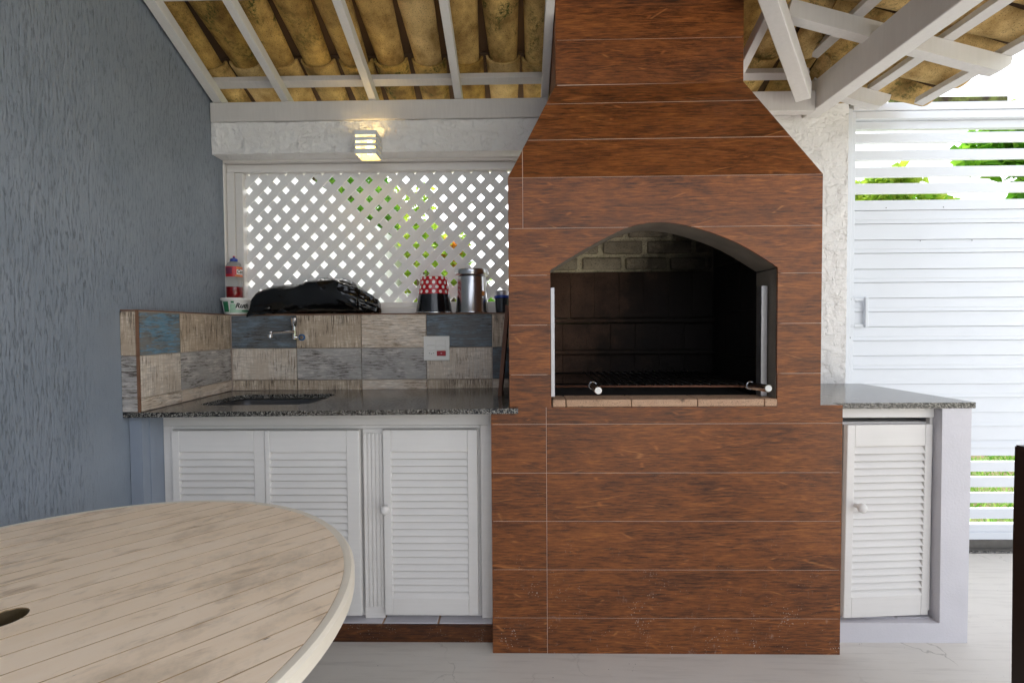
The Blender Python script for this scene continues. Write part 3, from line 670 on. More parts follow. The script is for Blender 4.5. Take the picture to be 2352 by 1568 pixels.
# fluted post
pm = MB(); px0, px1 = Sx(-.6135), Sx(-.5346) - .001
pm.box(px0, px1, KY - .002, KY + .0025, .0728, fo - .013)
nfl = 5; wv = (px1 - px0) / nfl
for k in range(nfl): pm.box(px0 + wv * k + .0022, px0 + wv * (k + 1) - .0022, KY - .0075, KY - .0022, .12, fo - .03, .0018)
build(pm, 'fluted_post', 'white_wood', CB)
def louvre_door(parent, x0, x1, z0, z1, ox0, ox1, oz0, oz1, yf, th=.022, knob=None, nslat=21, ang=0, hinge=None):
    d = bpy.data.objects.new('door', None); 
    m = MB()
    m.box(x0, ox0, yf, yf + th, z0, z1, .003, 2); m.box(ox1, x1, yf, yf + th, z0, z1, .003, 2)
    m.box(ox0 + .0003, ox1 - .0003, yf + .0005, yf + th - .0005, oz1, z1 - .0003, .0015); m.box(ox0 + .0003, ox1 - .0003, yf + .0005, yf + th - .0005, z0 + .0003, oz0, .0015)
    d = build(m, 'door', 'white_wood', parent)
    p = (oz1 - oz0) / nslat; first = None; off = wloc(d)
    for k in range(nslat):
        zc_ = oz0 + (k + .5) * p
        if first is None:
            m = MB(); yy = yf + th * .5; xc = (ox0 + ox1) / 2
            hh = p * .63; aa = R(30)
            P = [(-.003, -hh), (.003, -hh), (.003, hh), (-.003, hh)]
            pr_ = []
            for (a, b) in P:
                pr_.append((yy + a * math.cos(aa) + b * math.sin(aa) , zc_ - a * math.sin(aa) + b * math.cos(aa)))
            m.prism(pr_, ox0 - .004, ox1 + .004, 'x'); first = build(m, 'slat', 'white_wood', d)
        else: inst(first, 'slat', d, (0, 0, p * k))
    if knob:
        kx, kz = knob
        m = MB(); m.bm.verts.ensure_lookup_table()
        prof = [(.0, .0), (.009, .0), (.008, .010), (.0075, .016), (.014, .021), (.0185, .028), (.0185, .034), (.014, .041), (.006, .0445), (0, .045)]
        m.lathe(prof, (0, 0), 24)
        for v in m.bm.verts: v.co = Vector((kx + v.co.x, yf - v.co.z, kz + v.co.y))
        build(m, 'knob', 'white_wood', d, smooth=40)
    return d
dy = KY - .0225; zt, zb = Sz(.8475), Sz(.128); o0, o1 = Sz(.193), Sz(.7640)
louvre_door(CB, Sx(-1.3521), Sx(-.9887), zb, zt, Sx(-1.3221), Sx(-1.0314), o0, o1, dy)
louvre_door(CB, Sx(-.9853), Sx(-.6200), zb, zt, Sx(-.9660), Sx(-.6697), o0, o1, dy - .006)
louvre_door(CB, Sx(-.5311), Sx(-.1679), zb, zt, Sx(-.5000), Sx(-.2060), o0, o1, dy, knob=(Sx(-.5219) + .004, Sz(.549)))
# brick plinth with dark skirting tiles
PL = thing('brick_plinth', (-.76, 2.0, 0), 'low brick plinth with dark paint-spattered skirting tile under the white cabinet', 'plinth')
xs = [-1.436 + k * .2205 for k in range(7)]
for a, b in zip(xs, xs[1:]):
    m = MB(); m.box(a + .004, min(b, -.114) - .004, 1.872, 2.09, 0, .0705, .003); build(m, 'brick', 'cream_mas', PL)
m = MB(); m.box(-1.434, -.1155, 1.875, 2.085, 0, .0660); build(m, 'mortar', 'firebrick', PL)
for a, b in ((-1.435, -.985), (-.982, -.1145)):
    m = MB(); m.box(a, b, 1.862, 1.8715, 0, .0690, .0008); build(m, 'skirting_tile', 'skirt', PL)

# ------------------------------------------------------------------ header: rough white band, frame, lattice
m = rough_front(-1.530, .20, 2.400, 2.520, 2.108, 2.262, .006, .0075, seed=1.5)
tag(build(m, 'lintel', 'rough_white', loc=(-.8, 2.45, 2.1), smooth=35), 'rough trowelled white lintel band carrying the small wall light', 'lintel')
LP = thing('lattice_screen', (-.75, 2.55, 1.3125), 'white diagonal lattice screen in a wooden frame above the splashback', 'lattice')
LX0, LX1, LZ0, LZ1, LY = -1.452, .082, 1.374, 2.058, 2.556
def part(name, mat, par, *boxes, bev=.002):
    m = MB()
    for b in boxes: m.box(*b, bev)
    return build(m, name, mat, par)
part('outer_frame', 'white_wood', LP, (-1.547, -1.533, 2.500, 2.590, 1.3135, 2.107), bev=.003)
part('outer_frame', 'white_wood', LP, (-1.531,   .12, 2.486, 2.590, 2.098, 2.130), bev=.003)
part('frame_rail', 'white_wood', LP, (-1.531,   .12, 2.522, 2.585, 2.058, 2.0965))
part('frame_rail', 'white_wood', LP, (-1.531,   .12, 2.522, 2.585, 1.346, 1.374))
part('frame_rail', 'white_wood', LP, (-1.531,   .12, 2.505, 2.590, 1.3135, 1.3445))
part('frame_stile', 'white_wood', LP, (-1.531, -1.492, 2.518, 2.585, 1.3755, 2.0565))
part('frame_stile', 'white_wood', LP, (-1.490, -1.452, 2.526, 2.585, 1.3755, 2.0565))
part('frame_stile', 'white_wood', LP, (.082, .12, 2.526, 2.585, 1.3755, 2.0565))
PIT, WID = .0984, .0395
def clip_seg(c, sgn):
    """line x - sgn*z = c inside the lattice opening"""
    pts = []
    lo, hi = (LX0 - .01, LX1 + .01), (LZ0 - .01, LZ1 + .01)
    cand = []
    for z in hi: cand.append((c + sgn * z, z))
    for x in lo: cand.append((x, (x - c) * sgn))
    ok = [(x, z) for x, z in cand if lo[0] - 1e-6 <= x <= lo[1] + 1e-6 and hi[0] - 1e-6 <= z <= hi[1] + 1e-6]
    ok.sort(); return (ok[0], ok[-1]) if len(ok) >= 2 and math.dist(ok[0], ok[-1]) > .03 else None
for sgn, c0, yy in ((1, -3.4028, LY), (-1, .6352, LY + .0075)):
    for k in range(-40, 40):
        s_ = clip_seg(c0 + (k + .5) * PIT, sgn)
        if s_:
            (xa, za), (xb, zb_) = s_; m = MB(); j = random.uniform(-.0015, .0015)
            m.bar((xa, yy, za + j), (xb, yy, zb_ + j), .007, WID, Vector((0, 1, 0)).cross(Vector((xb - xa, 0, zb_ - za))), .001); build(m, 'lattice_slat', 'lattice', LP)

# wall light
WL = thing('wall_light', (-.735, 2.36, 2.06), 'lit white louvred wall light glowing amber on the rough lintel', 'wall lamp')
lx0, lx1, lyf, lyb = -.7835, -.6795, 2.305, 2.399
def U(z0, z1):
    m = MB(); m.box(lx0, lx1, lyf, lyf + .004, z0, z1, .0008); m.box(lx0, lx0 + .004, lyf + .0045, lyb, z0, z1); m.box(lx1 - .004, lx1, lyf + .0045, lyb, z0, z1); return build(m, 'louvre_band', 'lamp_white', WL)
for z0, z1 in ((2.156, 2.178), (2.1295, 2.1467), (2.103, 2.1195), (2.068, 2.093)): U(z0, z1)
m = MB(); m.box(lx0 + .004, lx1 - .004, lyb - .004, lyb, 2.066, 2.176); m.box(lx0 + .0041, lx0 + .0052, lyf + .0045, lyb - .005, 2.068, 2.178); m.box(lx1 - .0052, lx1 - .0041, lyf + .0045, lyb - .005, 2.068, 2.178); build(m, 'back_plate', 'lamp_inner', WL)
m = MB(); m.lathe([(0, 2.078), (.012, 2.082), (.019, 2.096), (.020, 2.112), (.014, 2.128), (.011, 2.146), (0, 2.146)], (-.725, 2.355), 24); build(m, 'bulb', 'bulb', WL, smooth=True)
pl = bpy.data.lights.new('lamp_glow', 'POINT'); pl.energy = .16; pl.color = (1, .76, .42); pl.shadow_soft_size = .02
po = bpy.data.objects.new('lamp_glow', pl); COL.objects.link(po); po.parent = WL; po.location = (.01, -.030, .055)

# ------------------------------------------------------------------ right side: pillar, slab, cabinet, gate
m = rough_front(1.16, 1.668, 2.500, 2.620, 0, 2.358, .008, .0034, seed=7.7)
tag(build(m, 'pillar', 'rough_white', loc=(1.4, 2.55, 0), smooth=35), 'rough trowelled white pillar between the barbecue and the gate', 'pillar')
RS = MB(); RS.prism([(1.1965, 1.866), (1.738, 1.866), (1.7425, 1.871), (1.7425, 2.498), (1.1145, 2.498), (1.1145, 1.812), (1.1915, 1.812), (1.1965, 1.8145)], .9165, .9385, 'z')
tag(build(RS, 'side_counter', 'granite'), 'small pale speckled granite slab on the right of the barbecue beside the gate', 'counter')
RC = thing('side_cabinet', (1.46, 2.1, 0), 'narrow masonry cabinet with one ajar white louvred door beside the gate', 'cabinet')
m = MB(); m.prism([(1.196, 0), (1.7290, 0), (1.7290, .9155), (1.6180, .9155), (1.6220, .0775), (1.196, .0775)], 1.872, 2.30)
build(m, 'masonry_frame', 'cream_mas', RC)
for k in range(3):
    m = MB(); x = 1.215 + k * .135; m.box(x, x + .125, 1.905, 2.10, .0776, .0800, .0008); build(m, 'brick', 'cream_mas', RC)
part('header_rail', 'white_wood', RC, (1.198, 1.6165, 1.905, 1.930, .8740, .9160))
part('carcass', 'white_wood', RC, (1.1975, 1.6175, 2.10, 2.12, .082, .9155), (1.1975, 1.6175, 1.9305, 2.0995, .840, .853), bev=.001)
part('side_stile', 'white_wood', RC, (1.606, 1.6172, 1.912, 1.935, .105, .873))
D = louvre_door(RC, -.352, 0.0, .0905, .848, -.3205, -.030, .172, .7635, 0.0, knob=(-.312, .535), nslat=21)
# hinge on the right, opened a little towards the camera
D.location = Vector((1.604, 1.905, 0)) - Vector(RC.location); D.rotation_euler = (0, R(.6), R(5.0))
seen = set()
for ob in [D] + list(D.children):
    if ob.data.name not in seen: seen.add(ob.data.name); ob.data.transform(Matrix.Translation(RC.location))
GT = thing('slatted_gate', (2.5, 2.66, .05), 'white slatted metal gate with closed panel and pull handle beside the pillar', 'gate')
GX0, GX1, GY = 1.7725, 3.60, 2.655
part('stile', 'alu', GT, (GX0, 1.8111, GY, GY + .045, .0595, 2.3830))
part('stile', 'alu', GT, (GX1 - .04, GX1, GY, GY + .045, .0595, 2.3830))
part('top_rail', 'alu', GT, (1.8113, GX1 - .0402, GY, GY + .045, 2.3420, 2.3828))
part('header', 'alu', GT, (1.795, GX1 + .2, GY - .004, GY + .060, 2.3850, 2.4260))
part('guide_rail', 'alu', GT, (1.8113, GX1 - .0402, GY + .030, GY + .060, 2.298, 2.3410))
part('bottom_rail', 'alu', GT, (1.8113, GX1 - .0402, GY, GY + .045, .0595, .1000), (1.8113, GX1 - .0402, GY + .006, GY + .045, .1005, .1406))
slat0 = None
for z0, z1 in ((2.2168, 2.2697), (2.1255, 2.1785), (2.0357, 2.0888), (1.9473, 2.0013), (.432, .4877), (.346, .4023), (.259, .3145), (.1714, .2274)):
    part('slat', 'alu', GT, (1.8113, GX1 - .0402, GY + .008, GY + .030, z0, z1), bev=.0025)
ze = [1.9113, 1.8555, 1.7832, 1.6969, 1.6252, 1.5394, 1.4674, 1.383, 1.3092, 1.2278, 1.152, 1.0700, .9965, .9140, .8400, .7580, .6840, .6066, .5654, .5201]
for k, (a, b) in enumerate(zip(ze, ze[1:])):
    m = MB(); y = GY + .010; lip = .022 if k % 2 else .0
    prof = [(y + .012, b + .0012), (y - .006, b + .0012), (y - .0055, b + .005), (y + .001, a - .0035), (y + .001, a - .0008), (y + .012, a - .0008)]
    if lip: prof = [(y + .012, b + .0012), (y - .006, b + .0012), (y - .0055, b + .004), (y - .002, b + lip), (y - .005, b + lip + .001), (y + .001, a - .003), (y + .001, a - .0008), (y + .012, a - .0008)]
    m.prism(prof, 1.8113, GX1 - .0402, 'x'); build(m, 'board', 'alu', GT)
m = MB(); m.box(1.812, GX1 - .041, GY + .024, GY + .028, .525, 1.905); build(m, 'panel_backing', 'alu', GT)
for px_, pz_ in ((1.98, 1.8690), (2.285, 1.8690), (2.165, 1.690), (2.44, 1.69)):
    m = MB(); m.box(px_ - .0022, px_ + .0022, GY + .003, GY + .006, pz_ - .0022, pz_ + .0022, .001); build(m, 'rivet', 'iron', GT)
m = MB(); m.box(1.786, 1.811, GY - .006, GY - .0004, 1.227, 1.384, .001); hd = build(m, 'handle', 'alu', GT)
for z0, z1 in ((1.227, 1.243), (1.368, 1.384)): part('handle_arm', 'alu', hd, (1.8113, 1.862, GY - .006, GY - .0004, z0, z1), bev=.001)
part('handle_grip', 'alu', hd, (1.8622, 1.8795, GY - .018, GY - .0004, 1.224, 1.388), bev=.003)
part('rivet', 'iron', hd, (1.7925, 1.795, GY - .0068, GY - .006, 1.235, 1.2375), (1.802, 1.8045, GY - .0068, GY - .006, 1.235, 1.2375), (1.7925, 1.795, GY - .0068, GY - .006, 1.375, 1.3775), (1.802, 1.8045, GY - .0068, GY - .006, 1.375, 1.3775), bev=0)
m = MB(); m.lathe([(0, 0), (.0085, 0), (.0085, .002), (.007, .003), (0, .003)], (0, 0), 20)
for v in m.bm.verts: v.co = Vector((1.7885 + v.co.x, GY - .0004 - v.co.z, 1.1655 + v.co.y * 1.9))
lk = build(m, 'lock', 'alu', GT, smooth=30)
m = MB(); m.lathe([(0, 0), (.0038, 0), (.0038, .002), (0, .002)], (0, 0), 12)
for v in m.bm.verts: v.co = Vector((1.7885 + v.co.x, GY - .0036 - v.co.z, 1.170 + v.co.y))
build(m, 'keyhole', 'iron', lk)
m = MB(); m.box(1.70, GX1 + .1, GY + .005, GY + .040, .0065, .0590, .002); m.box(1.70, GX1 + .1, GY - .015, GY + .004, .0062, .012)
build(m, 'track', 'alu_dark', GT)
m = MB(); m.box(1.67, 1.7715, 2.6215, 2.70, .0065, 2.383, .003); build(m, 'post', 'alu', GT)
# mossy plank and block lying on the gate header
m = MB(); m.bar((2.02, 2.688, 2.4440), (2.62, 2.688, 2.4400), .05, .034, bev=.003); m.bar((2.0, 2.688, 2.4700), (2.22, 2.688, 2.4780), .05, .022, bev=.004)
tag(build(m, 'mossy_plank', 'mossy', loc=(2.3, 2.69, 2.425)), 'short mossy old plank lying on top of the gate header', 'plank')

# ------------------------------------------------------------------ roof
TB, TR_ = .38, .28
RF = thing('tiled_roof', (0, 1.2, 2.36), 'hipped patio roof of yellow clay channel tiles on white rafters and battens', 'roof')
def zb_(y): return 2.362 + TB * (2.4 - y)            # underside of back rafters
def zr_(x): return 2.5140 - TR_ * (x - 1.077)        # underside of side rafters
hipx = lambda y: 1.45 + .95 * (y - 2.42)
YR = .78                                             # back slope ends at this ridge line
nb = Vector((0, TB, 1)).normalized(); nr = Vector((TR_, 0, 1)).normalized()
part('wall_plate', 'rafter_x', RF, (-1.528, .140, 2.390, 2.440, 2.264, 2.358), bev=.003)
part('wall_plate', 'rafter_x', RF, (.922, 1.4365, 2.390, 2.440, 2.275, 2.372), bev=.003)
m = MB(); m.bar((1.4745, 2.55, 2.355), (1.4745, -.22, 2.355), .075, .140, bev=.003); build(m, 'side_beam', 'rafter', RF)
# hip rafter
A0, A1 = Vector((1.335, 2.315, 2.325)), Vector((.60, 1.475, 2.640))
m = MB(); m.bar(A0, A1, .062, .085, bev=.003); build(m, 'hip_rafter', 'rafter', RF)
for xr in (-1.158, -.722, -.298, .128, 1.03):
    ytop = max(YR, (xr - 1.45) / .95 + 2.42); yl = 2.62
    m = MB(); a = Vector((xr, yl, zb_(yl))) + nb * .025; b = Vector((xr, ytop, zb_(ytop))) + nb * .025
    if .1 < xr < .2: a = Vector((xr, 2.62, zb_(2.62))) + nb * .025
    m.bar(a, b, .036 if xr > -1.4 else .042, .050, nb, .002); build(m, 'rafter', 'rafter', RF)
m = MB(); m.bar(Vector((wallx(2.62) + .035, 2.62, zb_(2.62))) + nb * .025, Vector((wallx(YR) + .035, YR, zb_(YR))) + nb * .025, .045, .050, nb, .002); build(m, 'rafter', 'rafter', RF)
for yb in (2.350, 1.945, 1.630, 1.300, .950):
    m = MB(); z = zb_(yb)
    for x0, x1 in ((-1.54, .148), (.913, hipx(yb))) if yb > 1.95 else ((-1.50, hipx(yb)),):
        if x1 > x0:
            m = MB(); m.bar(Vector((x0, yb, z)) + nb * .0665, Vector((x1, yb, z)) + nb * .0665, .042, .032, nb, .0015); build(m, 'batten', 'rafter_x', RF)
for yr in (2.47, 2.055, 1.54, 1.02, .50, -.02):
    xt = max(hipx(min(yr, 2.42)) if yr > .2 else -.1, -.1); xe = 1.995
    m = MB(); a = Vector((xe, yr, zr_(xe))) + nr * .034; b = Vector((xt, yr, zr_(xt))) + nr * .034
    # decorative curved tail
    d = (b - a).normalized(); n_ = nr
    if yr == 2.47: xe = 1.82
    prof = []
    ux = -d
    for s_, h in ((-.0, .034), (0.0, .005), (-.012, -.010), (-.030, -.030), (-.060, -.034)): prof.append((s_, h))
    P0 = Vector((xe, yr, zr_(xe))) + nr * .034
    pts = [P0 + ux * s_ + nr * h for s_, h in prof]; pts = pts + [b + nr * -.034, b + nr * .034]
    A = [m.bm.verts.new(p + Vector((0, -.024, 0))) for p in pts]; B = [m.bm.verts.new(p + Vector((0, .024, 0))) for p in pts]
    m.bm.faces.new(A); m.bm.faces.new(B[::-1])
    for i in range(len(pts)): m.bm.faces.new((A[(i + 1) % len(pts)], A[i], B[i], B[(i + 1) % len(pts)]))
    build(m, 'rafter', 'rafter', RF)
for xb_ in (1.970, 1.735, 1.370, 1.010, .65, .29, -.07):
    ye = min(2.60, (xb_ - 1.45) / .95 + 2.42) if xb_ < 1.45 else 2.47
    m = MB(); z = zr_(xb_); m.bar(Vector((xb_, ye, z)) + nr * .0855, Vector((xb_, -.22, z)) + nr * .0855, .045, .032, nr, .0015); build(m, 'batten', 'rafter', RF)
# barrel tiles
def tile_bm(L, w0, w1, dep0, dep1, sgn, th=.011, n=10, rise=.014, bow=0.0):
    """local: u along x (downslope), v along y, n along z; sgn -1 channel (belly down), +1 cover"""
    bm = bmesh.new(); G0 = []; NU = 3
    for iu in range(NU + 1):
        t = iu / NU; w_ = w0 + (w1 - w0) * t; dp = dep0 + (dep1 - dep0) * t; rows_ = []
        for layer in (0, 1):
            r_ = []
            for k in range(n + 1):
                a = math.pi * k / n; rr = 1 - (layer * th / (w_ / 2))
                y = -math.cos(a) * w_ / 2 * rr; zz = math.sin(a) * (dp - layer * th)
                z = (dp - zz if sgn < 0 else zz) + rise * t
                r_.append(bm.verts.new((L * t, y, z)))
            rows_.append(r_)
        G0.append(rows_)
    for iu in range(NU):
        for ly in (0, 1):
            for k in range(n): bm.faces.new((G0[iu][ly][k], G0[iu][ly][k + 1], G0[iu + 1][ly][k + 1], G0[iu + 1][ly][k]))
        for k in (0, n): bm.faces.new((G0[iu][0][k], G0[iu][1][k], G0[iu + 1][1][k], G0[iu + 1][0][k]))
    for iu in (0, NU):
        for k in range(n): bm.faces.new((G0[iu][0][k], G0[iu][0][k + 1], G0[iu][1][k + 1], G0[iu][1][k]))
    bmesh.ops.recalc_face_normals(bm, faces=bm.faces); return bm
def tile_mesh(name, *a, **k):
    bm = tile_bm(*a, **k); me = bpy.data.meshes.new(name); bm.to_mesh(me); bm.free()
    for p in me.polygons: p.use_smooth = True
    me.set_sharp_from_angle(angle=R(40)); return me
LT = .405
CH = tile_mesh('channel_tile', LT, .166, .128, .062, .046, -1); CH.materials.append(MT['clay'])
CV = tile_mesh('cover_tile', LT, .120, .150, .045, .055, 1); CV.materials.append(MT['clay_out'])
HN = Vector((1, -.95, 0)).normalized(); HP = Vector((1.45, 2.42, 0))     # hip vertical plane, + side = right slope
def put_tile(me, M, side, name='roof_tile'):
    """side -1 keeps the back slope, +1 the right slope; pieces crossing the hip are cut along it"""
    cs = [M @ v.co for v in me.vertices]; ds = [(c - HP).dot(HN) * side + .07 for c in cs]
    if max(ds) <= .004: return
    o_me = me
    if min(ds) < 0:
        bm = bmesh.new(); bm.from_mesh(me); bm.transform(M)
        bmesh.ops.bisect_plane(bm, geom=bm.verts[:] + bm.edges[:] + bm.faces[:], plane_co=HP - HN * side * .07, plane_no=HN * side, clear_inner=True)
        if len(bm.faces) < 4: bm.free(); return
        bm.transform(M.inverted()); o_me = me.copy(); bm.to_mesh(o_me); bm.free()
    o = bpy.data.objects.new(name, o_me); COL.objects.link(o); o.parent = RF
    M2 = M.copy(); M2.translation = M.translation - RF.location; o.matrix_local = M2
PT = .178
def frame(u, v, n, p): 
    M = Matrix((u, v, n)).transposed().to_4x4(); M.translation = p; return M
ub = Vector((0, 1, -TB)).normalized(); ur = Vector((1, 0, -TR_)).normalized()
for c_i, yh in enumerate((2.300, 1.950, 1.600, 1.250, .900)):
    for k in range(-5, 14):
        xc = -.612 + k * PT
        for kind, me, off, dn in (('ch', CH, 0, .0835), ('cv', CV, PT / 2, .132)):
            x = xc + off + random.uniform(-.005, .005); y = yh + random.uniform(-.008, .008)
            if x < -1.53: continue
            if .13 < x < .93 and 1.60 < yh < 2.3: continue
            p = Vector((x, y, zb_(y))) + nb * (dn + (.002 if kind == 'ch' else 0))
            uu = (ub + Vector((random.uniform(-.02, .02), 0, 0))).normalized(); vv = nb.cross(uu).normalized()
            put_tile(me, frame(uu, vv, uu.cross(vv), p), -1)
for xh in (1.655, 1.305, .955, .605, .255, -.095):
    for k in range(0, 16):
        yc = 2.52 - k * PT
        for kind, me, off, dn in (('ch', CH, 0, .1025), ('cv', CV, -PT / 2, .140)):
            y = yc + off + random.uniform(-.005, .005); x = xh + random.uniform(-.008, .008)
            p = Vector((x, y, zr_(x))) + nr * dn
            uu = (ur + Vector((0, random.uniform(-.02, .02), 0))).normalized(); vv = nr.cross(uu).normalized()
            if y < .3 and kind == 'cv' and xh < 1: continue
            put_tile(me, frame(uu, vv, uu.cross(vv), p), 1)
# the roof beyond the ridge (above and behind the photographer): a plain run of tiles on boards
m = MB()
zt_ = zb_(YR) + .10
for i in range(12):
    xa_ = -1.53 + i * .125
    m.quadslab([(xa_, YR + .02, zt_ - .02 * (i % 2)), (xa_ + .124, YR + .02, zt_ - .02 * (i % 2)), (xa_ + .124, -.15, zt_ - .02 * (i % 2)), (xa_, -.15, zt_ - .02 * (i % 2))], .02)
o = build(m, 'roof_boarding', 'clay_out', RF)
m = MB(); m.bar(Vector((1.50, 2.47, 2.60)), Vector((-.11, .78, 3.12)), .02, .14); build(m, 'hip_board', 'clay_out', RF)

# ------------------------------------------------------------------ things on the ledge
ZL = 1.3128
def facing(c):
    d = Vector((-c[0], -c[1], 0)).normalized(); return d, Vector((-d.y, d.x, 0))
def bent_text(txt, size, c, rf, a_mid, z_mid, name, mat, parent, shear=0, xs=1.0, bold=0):
    cu = bpy.data.curves.new('t', 'FONT'); cu.body = txt; cu.size = size; cu.shear = shear; cu.align_x = 'CENTER'; cu.align_y = 'CENTER'; cu.offset = bold; cu.resolution_u = 3
    ob = bpy.data.objects.new('t', cu); COL.objects.link(ob); dg = bpy.context.evaluated_depsgraph_get(); dg.update()
    me = bpy.data.meshes.new_from_object(ob.evaluated_get(dg)); bpy.data.objects.remove(ob)
    bm = bmesh.new(); bm.from_mesh(me); bmesh.ops.triangulate(bm, faces=bm.faces); bmesh.ops.subdivide_edges(bm, edges=bm.edges[:], cuts=1)
    d, r_ = facing(c)
    for v in bm.verts:
        z = z_mid + v.co.y; rad = rf(z); a = a_mid + v.co.x * xs / rad; p = Vector((c[0], c[1], z)) + (d * math.cos(a) + r_ * math.sin(a)) * rad; v.co = p
    return build(bm, name, mat, parent, recalc=False)
def patch(c, rf, a0, a1, z0, z1, name, mat, parent, n=12, nz=2):
    m = MB(); d, r_ = facing(c); g = []
    for j in range(nz + 1):
        z = z0 + (z1 - z0) * j / nz; g.append([m.bm.verts.new(Vector((c[0], c[1], z)) + (d * math.cos(a) + r_ * math.sin(a)) * rf(z)) for a in [a0 + (a1 - a0) * i / n for i in range(n + 1)]])
    for j in range(nz):
        for i in range(n): m.bm.faces.new((g[j][i], g[j][i + 1], g[j + 1][i + 1], g[j + 1][i]))
    return build(m, name, mat, parent, smooth=True, recalc=False)
# margarine tub
tc = (-1.457, 2.462); zt0, zt1 = ZL, 1.3965
TU = thing('margarine_tub', (*tc, ZL), 'white plastic margarine tub with green print under the red bottle', 'tub')
trf = lambda z: .0575 + (z - zt0) / (.076) * .0115
m = MB(); m.lathe([(0, zt0), (.055, zt0), (.0575, zt0 + .003), (trf(1.385), 1.385), (0, 1.385)], tc, 48); build(m, 'cup', 'plastic_white', TU, smooth=40)
m = MB(); m.lathe([(.0735, 1.3835), (.0742, 1.386), (.0742, 1.3925), (.072, 1.3965), (.060, 1.3965), (.058, 1.3955), (0, 1.3955)], tc, 48); build(m, 'lid', 'plastic_white', TU, smooth=40)
f1 = lambda e_: (lambda z: trf(z) + e_)
patch(tc, f1(.0005), -1.15, -.62, 1.326, 1.378, 'print_block', 'ink_green', TU); patch(tc, f1(.0004), -.58, 1.3, 1.322, 1.337, 'print_band', 'ink_pale', TU)
patch(tc, f1(.0007), -.42, -.2, 1.370, 1.379, 'print_block', 'ink_green', TU); patch(tc, f1(.0006), -.5, -.1, 1.330, 1.366, 'print_picture', 'ink_pale', TU)
patch(tc, f1(.0008), .35, .95, 1.3275, 1.334, 'print_block', 'ink_green', TU)
bent_text('Ruth', .033, tc, f1(.0012), .36, 1.3565, 'lettering', 'black_ink', TU, .25, 1.0, .0012)
# detergent bottle standing on the tub
bc = (-1.468, 2.462)
BT = thing('detergent_bottle', (*bc, 1.3966), 'clear bottle of red detergent with red label standing on the margarine tub', 'bottle')
zz0 = 1.3968
m = MB(); m.lathe([(0, zz0), (.034, zz0), (.0375, zz0 + .005), (.0375, zz0 + .055), (.035, zz0 + .068), (.036, zz0 + .078), (.038, zz0 + .108), (.038, zz0 + .160), (.030, zz0 + .178), (.016, zz0 + .188), (.0145, zz0 + .192), (0, zz0 + .192)], bc, 48); build(m, 'body', 'clear', BT, smooth=50)
m = MB(); m.lathe([(0, zz0 + .001), (.0335, zz0 + .001), (.0368, zz0 + .006), (.0368, zz0 + .055), (.0362, zz0 + .058), (0, zz0 + .058)], bc, 48); build(m, 'liquid', 'liquid', BT, smooth=50)
rb = lambda z: .0386; patch(bc, rb, -2.2, 2.2, zz0 + .108, zz0 + .160, 'label', 'label_red', BT, 40); rb2 = lambda z: .0389
patch(bc, rb2, -1.2, -.25, zz0 + .122, zz0 + .155, 'label_print', 'label_dark', BT); patch(bc, rb2, .25, 1.1, zz0 + .150, zz0 + .157, 'label_print', 'label_yellow', BT); patch(bc, rb2, .1, 1.4, zz0 + .111, zz0 + .117, 'label_print', 'label_yellow', BT)
patch(bc, rb2, .28, 1.3, zz0 + .120, zz0 + .146, 'label_print', 'plastic_white', BT)
bent_text('Cam', .026, bc, lambda z: .0393, .78, zz0 + .134, 'lettering', 'black_ink', BT, .35, .8, .0006)
m = MB(); m.lathe([(.0158, zz0 + .187), (.0175, zz0 + .188), (.0175, zz0 + .200), (.0145, zz0 + .203), (.006, zz0 + .204), (.0055, zz0 + .211), (0, zz0 + .211)], bc, 24); cp = build(m, 'cap', 'blue_cap', BT, smooth=40)
m = MB(); m.lathe([(.0045, zz0 + .2105), (.0050, zz0 + .2165), (0, zz0 + .2175)], bc, 16); build(m, 'spout', 'label_red', cp, smooth=40)
